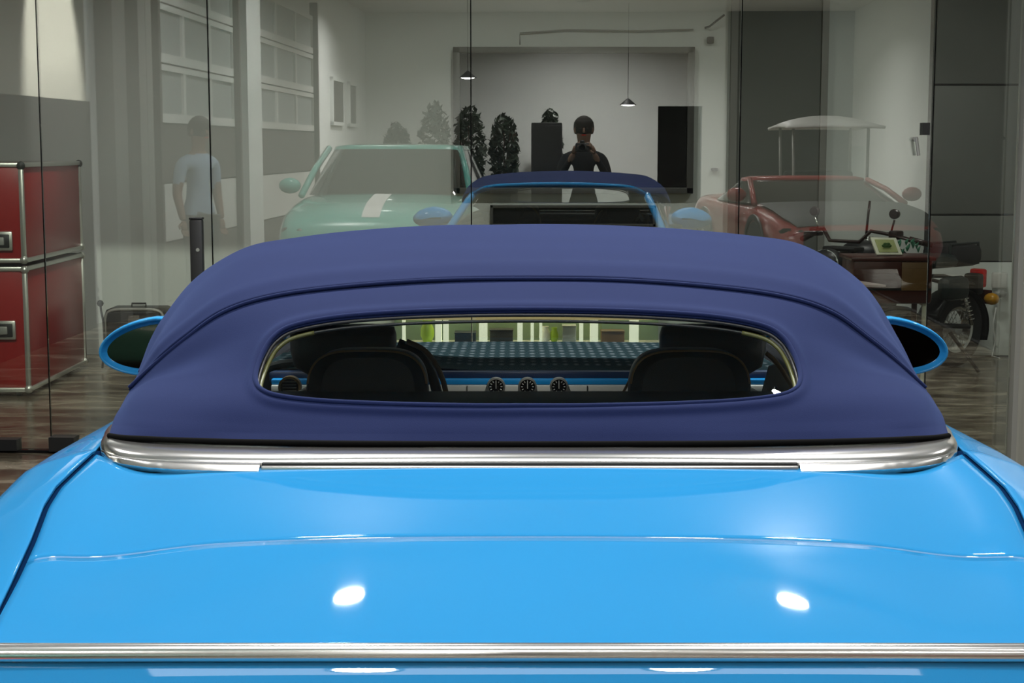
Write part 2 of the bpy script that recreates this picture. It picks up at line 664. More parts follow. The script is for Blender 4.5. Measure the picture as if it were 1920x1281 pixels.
def garage_door(idx, n0, n1):
    ztop = 3.6
    mb = hallbox(MB(), HALL_L + 0.02, HALL_L + 0.05, n0, n1, 0, ztop)
    d = struct('door_%d' % idx, mb, M['greyd'], 'white roll-up garage door in the hall wall', smooth=False)
    zs = np.linspace(0, ztop, 7)
    for i in range(6):
        z0, z1 = zs[i] + 0.01, zs[i + 1] - 0.01
        if i in (3, 4, 5):
            # glazed section: rails, stiles and panes
            mb = MB()
            hallbox(mb, HALL_L + 0.05, HALL_L + 0.10, n0, n1, z0, z0 + 0.09)
            hallbox(mb, HALL_L + 0.05, HALL_L + 0.10, n0, n1, z1 - 0.06, z1)
            m_ = 3
            for j in range(m_ + 1):
                nn = n0 + (n1 - n0) * j / m_
                hallbox(mb, HALL_L + 0.05, HALL_L + 0.098, nn - 0.05, nn + 0.05, z0, z1)
            mb.build('door_section', M['whitepaint'], d, smooth=False)
            for j in range(m_):
                a = n0 + (n1 - n0) * j / m_ + 0.05
                b = n0 + (n1 - n0) * (j + 1) / m_ - 0.05
                mb = hallbox(MB(), HALL_L + 0.055, HALL_L + 0.07, a, b, z0 + 0.09, z1 - 0.06)
                mb.build('door_light', M['doorwin'], d, smooth=False)
        else:
            mb = hallbox(MB(), HALL_L + 0.05, HALL_L + 0.10, n0, n1, z0, z1)
            mb.build('door_section', M['whitepaint'] if i == 1 else M['mauve'], d, smooth=False)
    for nn in (n0 - 0.03, n1 + 0.03):
        mb = hallbox(MB(), HALL_L + 0.05, HALL_L + 0.17, nn - 0.04, nn + 0.04, 0, ztop + 0.2)
        mb.build('door_track', M['mauve'], d, smooth=False)
    return d


garage_door(1, -3.4, 0.25)
garage_door(2, -9.2, -4.65)
for k, (n0, n1) in enumerate(((-12.7, -11.5), (-14.3, -13.5))):
    mb = hallbox(MB(), HALL_L + 0.01, HALL_L + 0.04, n0, n1, 2.0, 2.7)
    o = struct('window_%d' % (20 + k), mb, M['mauve'], 'small dark window high in the hall wall', smooth=False)
    mb = MB()
    hallbox(mb, HALL_L, HALL_L + 0.06, n0 - 0.06, n1 + 0.06, 2.7, 2.76)
    hallbox(mb, HALL_L, HALL_L + 0.06, n0 - 0.06, n1 + 0.06, 1.94, 2.0)
    hallbox(mb, HALL_L, HALL_L + 0.06, n0 - 0.06, n0, 1.94, 2.76)
    hallbox(mb, HALL_L, HALL_L + 0.06, n1, n1 + 0.06, 1.94, 2.76)
    mb.build('window_frame', M['hallwall'], o, smooth=False)
# dark wainscot in the front left of the hall and dark panelling of the far right wall
mb = hallbox(MB(), HALL_L, HALL_L + 0.08, 2.3, 7.9, 0, 1.95)
struct('trim_2', mb, M['greyd'], 'dark grey lower wall panelling of the hall', smooth=False)
mb = hallbox(MB(), 2.85, HALL_R, HALL_B, HALL_B + 0.06, 0, HALL_H)
mb = hallbox(MB(), HALL_L, HALL_L + 0.05, 2.3, 7.9, 1.95, HALL_H)
o_ = mb
struct('trim_5', o_, mat('shade_darkened_wall_paint', (.32, .32, .27), rough=.8), 'upper wall at the front left of the hall, coloured darker for shade', smooth=False)  # darker wall colour stands for the unlit stretch round the spotlit patch
mb = hallbox(MB(), 2.85, HALL_R, HALL_B, HALL_B + 0.06, 0, HALL_H)
struct('trim_3', mb, M['greyd'], 'dark grey roll-down shutter on the far end wall', smooth=False)
mb = hallbox(MB(), HALL_R - 0.08, HALL_R, -8.4, -3.4, 0, HALL_H)
struct('trim_4', mb, M['greyd'], 'dark grey panelling of the right hall wall', smooth=False)

# grey door and grey wall cabinets on the wall behind the glass
mb = MB().box(((1385 + 1530) / 2 * 0 + 1.98, RB - 0.02, 1.43), (0.62, 0.04, 2.86))
gd = struct('door_4', mb, M['grey'], 'flat grey door in the white back wall', smooth=False)
for sx in (-1, 1):
    MB().box((1.98 + sx * 0.335, RB - 0.03, 1.45), (0.05, 0.06, 2.9)).build('door_frame', M['steelgrey'], gd, smooth=False)
MB().box((1.98, RB - 0.03, 2.88), (0.72, 0.06, 0.05)).build('door_frame', M['steelgrey'], gd, smooth=False)

# =================================================================== LIGHTS
def ceiling_light(loc, power, radius, label, rz=0.0, spread=150, hang=0.0, group='round recessed ceiling lights', color=(1, 0.985, 0.95)):
    e = empty('ceiling_light', loc, label, 'ceiling light', group=group)
    MB().lathe([(radius + 0.035, 0.0), (radius + 0.035, -0.012), (radius + 0.004, -0.018), (radius, 0.0)], n=28).build('bezel', M['whitepaint'], e)
    ld = bpy.data.lights.new('lamp', 'AREA')
    ld.shape = 'DISK'
    ld.size = radius * 2
    ld.energy = power
    ld.color = color
    ld.spread = R(spread)
    lo = bpy.data.objects.new('lamp', ld)
    COL.objects.link(lo)
    lo.parent = e
    lo.location = (0, 0, -0.02)
    return e


G1 = 'ceiling downlights of the hall'
for (s, n, p, r_) in ((-1.21, 7.51, .07, 0.078), (1.19, 7.69, .07, 0.078), (-.9, 4.5, 1.3, .12), (.9, 4.5, 1.3, .12), (-2.6, 4.6, .3, .14), (2.9, 4.6, .4, .14), (-.56, 1.72, .16, 0.10), (.48, 1.72, .16, .10),
                      (-2.8, 0.2, .7, .14), (2.4, -0.5, .4, .14), (0.0, -2.6, .7, .14), (-2.6, -4.0, 1.4, .14), (2.4, -4.5, 1.3, .14),
                      (0, -7.5, 2.4, .14), (-2.6, -10.5, 2.6, .14), (2.4, -11.5, 2.6, .14), (0, -13.5, 3.4, .14)):
    ceiling_light(H(s, n, HALL_H - 0.001), LAMP_HALL * p, r_, 'round white ceiling downlight of the car hall', group=G1, spread=170 if n > 7 else 150)


e = empty('added_fill_panel', H(0, 1.25, HALL_H - .001), 'long ceiling light panel added to whiten the tail of the blue car', 'light panel', rz=-GA)  # unseen panel added to give the rear fascia its white band
for sx_ in (-1, 1):
    MB().box((sx_ * 1.32, 0, -.01), (.03, 1.46, .02)).build('bezel', M['whitepaint'], e, smooth=False)
    MB().box((0, sx_ * .715, -.01), (2.66, .03, .02)).build('bezel', M['whitepaint'], e, smooth=False)
ld = bpy.data.lights.new('panel', 'AREA')
ld.shape = 'RECTANGLE'
ld.size, ld.size_y, ld.energy = 2.6, 1.4, 62
lo = bpy.data.objects.new('panel', ld)
COL.objects.link(lo)
lo.parent = e
lo.location = (0, 0, -.008)


def spotlight(loc, target, power, angle, label):
    e = empty('track_spotlight', loc, label, 'spotlight')
    d = (Vector(target) - Vector(loc))
    q = d.to_track_quat('-Z', 'Y')
    u = d.normalized()
    MB().tube([(0, 0, 0), (0, 0, -.08)], .012, n=8).build('stem', M['black'], e)
    MB().tube([Vector((0, 0, -.09)) - u * .05, Vector((0, 0, -.09)) + u * .05], .045, n=18, cap=False).build('housing', M['black'], e, smooth=True)
    ld = bpy.data.lights.new('spot', 'SPOT')
    ld.energy = power
    ld.spot_size = angle
    ld.spot_blend = .5
    ld.shadow_soft_size = .04
    ld.color = (1, .97, .93)
    lo = bpy.data.objects.new('spot', ld)
    COL.objects.link(lo)
    lo.parent = e
    lo.location = Vector((0, 0, -.09)) + u * .06
    lo.rotation_mode = 'QUATERNION'
    lo.rotation_quaternion = q


spotlight(H(-3.1, 3.3, HALL_H), H(-4.25, 3.15, 2.45), 2200, R(42), 'black ceiling spotlight washing the left hall wall')
spotlight(H(-2.3, 4.6, HALL_H), (-2.6, 12.0, .2), LAMP_SPOT, R(27), 'black ceiling spotlight added to brighten the foot of the back wall, left one')  # spotlight pair added to light the lower wall behind the glass
spotlight(H(2.7, 4.6, HALL_H), (3.4, 12.0, .2), LAMP_SPOT * .6, R(25), 'black ceiling spotlight added to brighten the foot of the back wall, right one')
G2 = 'ceiling lights of the glazed room'
for x, y in ((-2.4, 10.0), (0.2, 10.0), (2.8, 10.0)):
    ceiling_light((x, y, 3.395), LAMP_ROOM, 0.09, 'small dim ceiling light behind the glass', group=G2)
CABIN_FILL = 2.3
# =================================================================== THE CONVERTIBLE
CX = 0.03
car = empty('convertible_car', (CX, 4.0, 0), 'bright blue convertible car with a closed navy fabric soft top', 'car', world_mesh=True)


def mirx(P):
    Q = np.array(P, float)
    Q[..., 0] = 2 * CX - Q[..., 0]
    return Q


# ---- soft top surface: rows from the rear hem to the windscreen header, left half measured
RP = [
    ([(992, 833), (800, 832.5), (620, 831.5), (460, 829), (340, 826), (265, 823), (225, 820.5), (204, 817)],
     [2.74, 2.74, 2.74, 2.745, 2.75, 2.76, 2.775, 2.80]),
    ([(992, 800), (800, 800), (620, 799), (465, 796), (350, 791), (275, 786), (235, 783), (212, 784)],
     [2.765, 2.765, 2.77, 2.775, 2.785, 2.80, 2.84, 2.90]),
    ([(992, 765), (800, 764.5), (622, 760), (476, 752), (365, 747), (290, 745), (246, 748), (224, 762)],
     [2.80, 2.80, 2.81, 2.82, 2.84, 2.87, 2.92, 2.97]),
    ([(992, 680), (800, 681), (632, 684), (495, 690), (395, 698), (322, 708), (270, 720), (236, 741)],
     [2.89, 2.89, 2.90, 2.915, 2.94, 2.975, 3.015, 3.05]),
    ([(992, 588), (805, 590), (645, 601), (515, 620), (420, 650), (346, 682), (288, 707), (240, 736)],
     [2.99, 2.99, 2.995, 3.00, 3.02, 3.04, 3.055, 3.07]),
    ([(1000, 520), (810, 523), (640, 535), (510, 553), (420, 582), (350, 632), (293, 681), (242, 731)],
     [3.13, 3.13, 3.13, 3.125, 3.12, 3.11, 3.10, 3.09]),
    ([(1000, 478), (813, 481), (652, 490), (528, 506), (430, 535), (350, 592), (296, 650), (250, 718)],
     [3.28, 3.28, 3.275, 3.26, 3.24, 3.21, 3.18, 3.15]),
    ([(1000, 442), (818, 445), (662, 452), (543, 464), (448, 489), (362, 551), (302, 637), (264, 700)],
     [3.50, 3.50, 3.49, 3.47, 3.43, 3.38, 3.32, 3.27]),
    ([(1005, 427), (820, 430), (668, 437), (553, 449), (462, 468), (370, 528), (306, 620), (277, 680)],
     [3.75, 3.75, 3.74, 3.72, 3.68, 3.62, 3.52, 3.42]),
]
rows = []
for pp, dd in RP:
    r_ = np.array([U(p[0], p[1], d) for p, d in zip(pp, dd)])
    r_[0, 0] = CX
    rows.append(r_)


def row3(xs, zs, ds):
    return np.array([[CX - x, d, z] for x, z, d in zip(xs, zs, ds)])


rows.append(row3((0, .2, .38, .5, .6, .67, .705, .72), (1.354, 1.352, 1.344, 1.330, 1.305, 1.268, 1.23, 1.195), (4.1, 4.1, 4.1, 4.09, 4.07, 4.04, 4.0, 3.95)))
rows.append(row3((0, .18, .33, .44, .52, .58, .615, .63), (1.308, 1.306, 1.300, 1.291, 1.278, 1.260, 1.242, 1.225), (4.5, 4.5, 4.49, 4.47, 4.44, 4.41, 4.38, 4.35)))
HALF = np.array(rows)                       # 11 x 8 x 3
FULL = np.concatenate([HALF[:, :0:-1], mirx(HALF)[:, :]], 1)   # u from left edge (0) to right edge (14)


def ST(u, v):
    """soft top surface, u 0..14 across, v 0..10 along; arrays of equal shape"""
    u = np.atleast_1d(u).astype(float)
    v = np.atleast_1d(v).astype(float)
    shp = u.shape
    u, v = u.ravel(), v.ravel()
    n = FULL.shape[1]
    A = np.transpose(FULL, (1, 0, 2))
    uu = crom(A, u)                         # N x 11 x 3
    m = uu.shape[1]
    vc = np.clip(v, 0, m - 1 - 1e-9)
    i = vc.astype(int)
    f = (vc - i)[:, None]
    ext = np.concatenate([2 * uu[:, :1] - uu[:, 1:2], uu, 2 * uu[:, -1:] - uu[:, -2:-1]], 1)
    k = np.arange(len(u))
    p0, p1, p2, p3 = ext[k, i], ext[k, i + 1], ext[k, i + 2], ext[k, i + 3]
    out = 0.5 * ((2 * p1) + (-p0 + p2) * f + (2 * p0 - 5 * p1 + 4 * p2 - p3) * f ** 2 + (-p0 + 3 * p1 - 3 * p2 + p3) * f ** 3)
    return out.reshape(shp + (3,))


def STn(u, v):
    e = 0.02
    a = ST(np.clip(u + e, 0, 14), v) - ST(np.clip(u - e, 0, 14), v)
    b = ST(u, np.clip(v + e, 0, 10)) - ST(u, np.clip(v - e, 0, 10))
    n = np.cross(a, b)
    n /= np.linalg.norm(n, axis=-1, keepdims=True) + 1e-12
    return n


def STinv(px, py, u0, v0):
    u, v = np.array(u0, float), np.array(v0, float)
    for _ in range(14):
        q = proj(ST(u, v))
        e = 0.01
        du = (proj(ST(u + e, v)) - q) / e
        dv = (proj(ST(u, v + e)) - q) / e
        rx, ry = px - q[..., 0], py - q[..., 1]
        det = du[..., 0] * dv[..., 1] - du[..., 1] * dv[..., 0]
        det = np.where(abs(det) < 1e-6, 1e-6, det)
        u = np.clip(u + 0.8 * (rx * dv[..., 1] - ry * dv[..., 0]) / det, 0.3, 13.7)
        v = np.clip(v + 0.8 * (du[..., 0] * ry - du[..., 1] * rx) / det, 0.02, 4.98)
    return u, v


# window outline (half, from the top centre round to the bottom centre)
WH = [(0, 586), (130, 587.5), (250, 592), (360, 601), (440, 617), (475, 638), (494, 667), (505, 697), (507, 717), (497, 732), (465, 743), (385, 752), (250, 758), (100, 761), (0, 761)]
WC = 990.0
wl = [(WC + a, b) for a, b in WH] + [(WC - a, b) for a, b in WH[-2:0:-1]]
wl = np.array(wl, float)
wext = np.concatenate([wl[-2:], wl, wl[:3]], 0)
NW = 200
tt = np.linspace(2, 2 + len(wl), NW, endpoint=False)
WO = crom(wext, tt)                          # outline in photo pixels (design measure)


def winding_inside(P, poly):
    x, y = P[..., 0], P[..., 1]
    inside = np.zeros(x.shape, bool)
    n = len(poly)
    j = n - 1
    for i in range(n):
        xi, yi = poly[i]
        xj, yj = poly[j]
        c = ((yi > y) != (yj > y)) & (x < (xj - xi) * (y - yi) / (yj - yi + 1e-12) + xi)
        inside ^= c
        j = i
    return inside


def outline_uv(off):
    """(u, v) of the window outline pushed outwards by off photo pixels"""
    t = np.roll(WO, -1, 0) - np.roll(WO, 1, 0)
    t /= np.linalg.norm(t, axis=1, keepdims=True)
    nrm = np.stack([-t[:, 1], t[:, 0]], -1)
    c = WO.mean(0)
    s = np.sign(((WO - c) * nrm).sum(1))
    P = WO + nrm * s[:, None] * off
    u0 = 7 + (P[:, 0] - 990) / 170.0
    v0 = np.interp(-P[:, 1], [-833, -800, -765, -680, -588, -520], [0, 1, 2, 3, 4, 5])
    return STinv(P[:, 0], P[:, 1], u0, v0)


uv_out = outline_uv(0.0)
uo, vo = uv_out
UVO = np.stack([uo, vo], -1)

# rear panel grid
nu, nv = 260, 110
uu, vv = np.meshgrid(np.linspace(0, 14, nu + 1), np.linspace(0, 5.0, nv + 1))
UVG = np.stack([uu, vv], -1)
cent = (UVG[:-1, :-1] + UVG[1:, 1:] + UVG[1:, :-1] + UVG[:-1, 1:]) / 4
ins = winding_inside(cent, UVO)
# snap the border vertices of the hole onto the outline
cnt_in = np.zeros((nv + 1, nu + 1), int)
cnt_all = np.zeros((nv + 1, nu + 1), int)
for di in (0, 1):
    for dj in (0, 1):
        cnt_in[di:nv + di, dj:nu + dj] += ins
        cnt_all[di:nv + di, dj:nu + dj] += 1
border = (cnt_in > 0) & (cnt_in < cnt_all)
dense = np.concatenate([UVO + (np.roll(UVO, -1, 0) - UVO) * k / 8 for k in range(8)], 0)
for i, j in zip(*np.nonzero(border)):
    p = UVG[i, j]
    d = ((dense - p) * np.array([1.0, 1.0])) ** 2
    UVG[i, j] = dense[np.argmin(d.sum(1))]


def wrinkle(P, amp=0.0036):
    """soft sag folds of the canvas, as real relief"""
    x, y, z = P[..., 0] - CX, P[..., 1], P[..., 2]
    ax = np.abs(x)
    w1 = np.sin(9 * z + 5.0 * ax + 1.3 * np.sin(6 * x + 2)) * np.sin(3.1 * x + 14 * z + .5)
    w2 = np.sin(38 * (z + 0.42 * ax) + 2.2 * np.sin(7 * x)) * np.clip((ax - 0.40) / 0.25, 0, 1) * np.clip((1.28 - z) / .1, 0, 1)
    w3 = np.sin(55 * (z - 0.15 * ax) + 3 * x + 2 * np.sin(5 * x)) * np.clip((z - 1.31) / 0.03, 0, 1) * 0.35
    return amp * (0.6 * w1 + 0.8 * w2 + w3)


Pg = ST(UVG[..., 0], UVG[..., 1])
Ng = STn(UVG[..., 0], UVG[..., 1])
if Ng[nv // 2, nu // 2][1] > 0:
    NS = -1.0
else:
    NS = 1.0
Ng = Ng * NS
fade = np.clip(UVG[..., 1] / 0.6, 0, 1)
Pw = Pg + Ng * (wrinkle(Pg) * fade)[..., None]
# puffed welt round the window
PJ = proj(Pg)
dw = np.full(PJ.shape[:2], 1e9)
for k in range(NW):                       # distance to the outline, segment by segment
    a_, b_ = WO[k], WO[(k + 1) % NW]
    ab = b_ - a_
    t_ = np.clip(((PJ - a_) * ab).sum(-1) / (ab * ab).sum(), 0, 1)
    dw = np.minimum(dw, np.sqrt(((PJ - a_ - t_[..., None] * ab) ** 2).sum(-1)))
puff = 0.006 * np.exp(-((dw - 11) / 9.0) ** 2) * (1 - 0.0)
Pw = Pw + Ng * puff[..., None]


def grid_faces(mask, a, b):
    fs = []
    for i, j in zip(*np.nonzero(mask)):
        fs.append((i * b + j, i * b + j + 1, (i + 1) * b + j + 1, (i + 1) * b + j))
    return fs


top = MB().add(Pw.reshape(-1, 3), grid_faces(~ins, nv + 1, nu + 1)).build('soft_top', M['fabric'], car, smooth=True)
md = top.modifiers.new('thickness', 'SOLIDIFY')
md.thickness = 0.005
md.offset = 1 if False else -1
Pglass = Pg - Ng * 0.006
rwin = MB().add(Pglass.reshape(-1, 3), grid_faces(ins, nv + 1, nu + 1)).build('rear_window', M['carglass'], car, smooth=True)

# roof panel, lapping over the rear panel at the bow seam
nu2, nv2 = 200, 90
uu2, vv2 = np.meshgrid(np.linspace(0, 14, nu2 + 1), np.linspace(4.93, 10.0, nv2 + 1))
Pr = ST(uu2, vv2)
Nr = STn(uu2, vv2) * NS
edge_ = np.clip(np.minimum(uu2, 14 - uu2) / 1.2, 0, 1)
Pr = Pr + Nr * (0.001 + 0.005 * edge_ + edge_ * (wrinkle(Pr, 0.003) + 0.004 * np.exp(-((vv2 - 5.35) / 0.25) ** 2)))[..., None]
roof = MB().grid(Pr).build('roof_canvas', M['fabric'], car, smooth=True)
md = roof.modifiers.new('thickness', 'SOLIDIFY')
md.thickness = 0.006
md.offset = -1


def uvline(uv, lift):
    P = ST(uv[0], uv[1])
    N = STn(uv[0], uv[1]) * NS
    return P + N * lift


# seam welt
us = np.linspace(0.05, 13.95, 160)
MB().tube(uvline((us, np.full_like(us, 4.90)), 0.003), 0.0042, n=8).build('seam_piping', M['fabric'], top, smooth=True)
# window welt + seal with the room's reflection coloured olive + black gasket
o1 = outline_uv(3.0)
o2 = outline_uv(-3.5)
MB().tube(uvline(o1, 0.004), 0.0048, n=8, closed=True).build('window_welt', M['fabric'], top, smooth=True)
MB().tube(uvline(uv_out, -0.006), 0.0035, n=8, closed=True).build('window_gasket', M['black'], rwin, smooth=True)
Pseal = uvline(o2, -0.016)
for sg_ in (-1, 1):
    k_ = [i for i in range(NW) if (WO[i, 0] - 990) * sg_ > 395]
    if max(np.diff(k_)) > 1:
        j_ = int(np.argmax(np.diff(k_))) + 1
        k_ = k_[j_:] + k_[:j_]
    MB().tube(Pseal[k_], 0.0042, n=8).build('window_seal', M['olive'], rwin, smooth=True)
MB().tube(Pseal, 0.0030, n=8, closed=True).build('window_gasket', M['black'], rwin, smooth=True)
# dark hem
us = np.linspace(0.0, 14.0, 150)
MB().tube(uvline((us, np.full_like(us, 0.03)), -0.001), 0.005, n=8).build('hem_rubber', M['seal'], top, smooth=True)
# lining inside the top
uu3, vv3 = np.meshgrid(np.linspace(0.1, 13.9, 70), np.linspace(5.0, 9.95, 30))
Pl = ST(uu3, vv3) - STn(uu3, vv3) * NS * 0.02
MB().grid(Pl).build('headlining', M['lining'], car, smooth=True)

# ---- rear body surfaces -------------------------------------------------
YZ = [(1.955, .9355), (2.10, .957), (2.32, .985), (2.50, 1.008), (2.65, 1.026), (2.76, 1.036)]


def zc(y):
    t = np.asarray(y, float) - 1.955
    r_ = .9355 + .1385 * t - .0125 * t * t
    return float(r_) if np.ndim(y) == 0 else r_


def gapx(y):
    return np.interp(y, [1.95, 2.17, 2.33, 2.48, 2.57, 2.66, 2.76, 2.9], [.700, .725, .745, .768, .774, .768, .760, .765])


def deckz(x, y):
    g = gapx(y)
    a = np.abs(x) / g
    h = -0.010 * a ** 2 - 0.006 * np.exp(-((a - 0.82) / 0.11) ** 2) + 0.0045 * np.exp(-((a - 0.95) / 0.05) ** 2)
    h += -0.006 * np.clip((a - .985) / .015, 0, 1) ** 2
    f_ = np.clip((y - 1.955) / .30, 0, 1)
    h = h * (0.06 + 0.94 * f_ * f_ * (3 - 2 * f_))
    return zc(y) + h


def deck_patch(name, y0f, y1f, parent, n=70, m=24, lip=0.006):
    """patch between two curves y0(a), y1(a); a = |x| / gap position"""
    aa = np.concatenate([np.linspace(-0.992, 0.992, n * 2 + 1)])
    rows_ = []
    for t in np.linspace(0, 1, m):
        y = y0f(np.abs(aa)) * (1 - t) + y1f(np.abs(aa)) * t
        x = aa * gapx(y)
        z = deckz(x, y)
        rows_.append(np.stack([CX + x, y, z], -1))
    P = np.array(rows_)
    # rolled edges
    e0 = P[0] + np.array([0, -0.0015, -lip])
    e1 = P[-1] + np.array([0, 0.0015, -lip])
    P = np.concatenate([e0[None], P, e1[None]], 0)
    el = P[:, :1] + np.array([-0.0015, 0, -lip])
    er = P[:, -1:] + np.array([0.0015, 0, -lip])
    P = np.concatenate([el, P, er], 1)
    return MB().grid(P).build(name, M['paint'], parent, smooth=True)


def ygap(a):          # shut line between tonneau cover and boot lid
    return 2.325 - 0.075 * a ** 3.2


def yfront(a):
    return 2.655 + 0.10 * np.clip((a - .80) / .2, 0, 1) ** 2


tonneau = deck_patch('tonneau_cover', lambda a: ygap(a) + 0.0028, yfront, car)
lid = deck_patch('boot_lid', lambda a: 1.955 + 0 * a, lambda a: ygap(a) - 0.0028, car)
# dark channel below the shut lines
aa = np.linspace(-1.0, 1.0, 120)
yy = ygap(np.abs(aa))
P = [np.stack([CX + aa * gapx(yy), yy + d, deckz(aa * gapx(yy), yy) - 0.008], -1) for d in (-0.02, 0.02)]
MB().grid(np.array(P)).build('shut_line', M['paint_gap'], tonneau, smooth=True)
for sx in (-1, 1):
    ys = np.linspace(1.95, 2.78, 60)
    P = [np.stack([CX + sx * (gapx(ys) + d), ys, zc(ys) - 0.013], -1) for d in (-0.02, 0.02)]
    MB().grid(np.array(P)).build('shut_line', M['paint_gap'], tonneau, smooth=True)


def fender_curve(y):
    """from the shut line outwards and down to the sill; returns k x 2 (x, z)"""
    if y < 2.76:
        g = float(gapx(y)) + 0.002
        zg = float(zc(y)) - 0.004
    else:
        g = lerpk([2.76, 2.9, 3.3, 4.9, 5.3, 6.0, 6.35], [.762, .775, .80, .785, .70, .68, .60], y)
        zg = lerpk([2.76, 2.9, 3.6, 4.9, 5.3, 6.0, 6.35], [1.032, 1.03, 1.005, .965, .90, .81, .72], y)
    w = lerpk([1.95, 2.1, 2.4, 2.8, 3.3, 3.8, 4.4, 5.2, 5.9, 6.2, 6.35], [.90, .935, .96, .965, .945, .93, .925, .945, .93, .88, .80], y)
    zl = zg - lerpk([1.95, 2.7, 3.3, 5, 6.35], [.10, .115, .09, .08, .06], y)
    k = np.array([[g, zg - 0.006], [g + 0.004, zg], [g + .25 * (w - g), zg - 0.010], [g + .62 * (w - g), zg - 0.042], [w - 0.022, zl - 0.012], [w - 0.003, zl - .075],
                  [w, zl - .16], [w - .008, .60], [w - .012, .45], [w - .03, .30], [w - .08, .20]])
    return crom(k, np.linspace(0, len(k) - 1, 46))


def side_patch(name, ya, yb, n, sx, arch=None, parent=None, material='paint'):
    ys = np.linspace(ya, yb, n)
    P = np.array([[[CX + sx * p[0], y, p[1]] for p in fender_curve(y)] for y in ys])
    mb = MB()
    a, b = P.shape[:2]
    fs = []
    for i in range(a - 1):
        for j in range(b - 1):
            c = (P[i, j] + P[i + 1, j + 1]) / 2
            if arch is not None and (c[1] - arch[0]) ** 2 + (c[2] - arch[1]) ** 2 < arch[2] ** 2 and c[2] < .78:
                continue
            fs.append((i * b + j, i * b + j + 1, (i + 1) * b + j + 1, (i + 1) * b + j))
    mb.add(P.reshape(-1, 3), fs)
    return mb.build(name, M[material], parent or car, smooth=True)


RA, FA = 2.62, 5.45           # axles
for sx in (-1, 1):
    side_patch('rear_wing', 1.955, 3.20, 70, sx, (RA, .345, .385))
    side_patch('door', 3.206, 4.62, 40, sx)
    side_patch('front_wing', 4.626, 6.35, 80, sx, (FA, .345, .385))

# rear fascia below the lid
ss = np.linspace(-1, 1, 81)
prof = [(1.960, .925, 1.0), (1.950, .918, 1.0), (1.930, .903, 1.0), (1.90, .885, 1.0), (1.85, .845, 1.01), (1.78, .78, 1.02), (1.72, .70, 1.03), (1.66, .60, 1.035), (1.62, .50, 1.035), (1.63, .38, 1.02), (1.70, .26, .98)]
rows_ = []
for k, (y, z, wf) in enumerate(crom(np.array(prof), np.linspace(0, len(prof) - 1, 50))):
    x = ss * .90 * wf
    dz_edge = np.where(np.abs(x) > .735, 0, 0)
    yb = y + (1.955 - y + 0.0) * np.abs(ss) ** 5
    f = np.clip((z - .80) / .13, 0, 1)
    zz = z + (np.array([deckz(min(abs(q), .73), 1.955) for q in x]) - .9355) * f - 0.10 * f * np.clip((np.abs(x) - .73) / .17, 0, 1) ** 1.5
    rows_.append(np.stack([CX + x, yb, zz], -1))
rear = MB().grid(np.array(rows_)).build('rear_fascia', M['paint'], car, smooth=True)
# bright strip along the trailing edge of the lid
xs = np.linspace(-.87, .87, 90)


def stripz(x):
    return .9355 + (deckz(min(abs(x), .73), 1.955) - .9355) - 0.08 * max(0, (abs(x) - .75) / .15) ** 2


prof = [(0.012, 0.0005), (0.008, 0.0042), (0.002, 0.0055), (-0.005, 0.0045), (-0.009, 0.0005), (-0.0115, -0.006), (-0.011, -0.0125), (-0.006, -0.017), (.004, -.018)]
P = np.array([[[CX + x, 1.952 + dy + .02 * max(0, (abs(x) - .7)), float(.9350 + dz + (stripz(x) - .9355) * .6)] for dy, dz in prof] for x in xs])
MB().grid(P).build('boot_lid_brightwork', M['chrome'], lid, smooth=True)

# front: bonnet, nose, cowl
ys = np.linspace(5.12, 6.36, 30)
P = []
for y in ys:
    g = lerpk([2.76, 2.9, 4.9, 5.3, 6.0, 6.35], [.797, .80, .785, .70, .68, .60], y) - .003
    z0 = lerpk([5.12, 5.5, 6.0, 6.36], [.934, .888, .822, .74], y)
    zg = lerpk([4.9, 5.3, 6.0, 6.35], [.955, .90, .81, .72], y)
    x = np.linspace(-g, g, 40)
    P.append(np.stack([CX + x, np.full(40, y), z0 + (zg - z0) * (np.abs(x) / g) ** 2.2], -1))
MB().grid(np.array(P)).build('bonnet', M['paint'], car, smooth=True)
rows_ = []
for y, z in crom(np.array([(6.36, .775), (6.45, .70), (6.50, .58), (6.50, .42), (6.42, .25)]), np.linspace(0, 4, 20)):
    x = np.linspace(-1, 1, 50)
    rows_.append(np.stack([CX + x * .80, y - .15 * np.abs(x) ** 3, np.full(50, z)], -1))
nose = MB().grid(np.array(rows_)).build('front_fascia', M['paint'], car, smooth=True)
MB().box((CX, 6.515, .55), (.75, .03, .24), bev=.01).build('grille', M['black'], car)
for sx in (-1, 1):
    MB().sphere((CX + sx * .60, 6.36, .66), (.11, .08, .085)).build('headlamp', M['chrome'], car)
    MB().sphere((CX + sx * .72, 1.86, .74), (.13, .07, .065), n=20).build('tail_lamp', M['redlens'], car)
MB().box((CX, 5.0, .925), (1.45, .24, .02), bev=.006).build('cowl', M['black'], car)


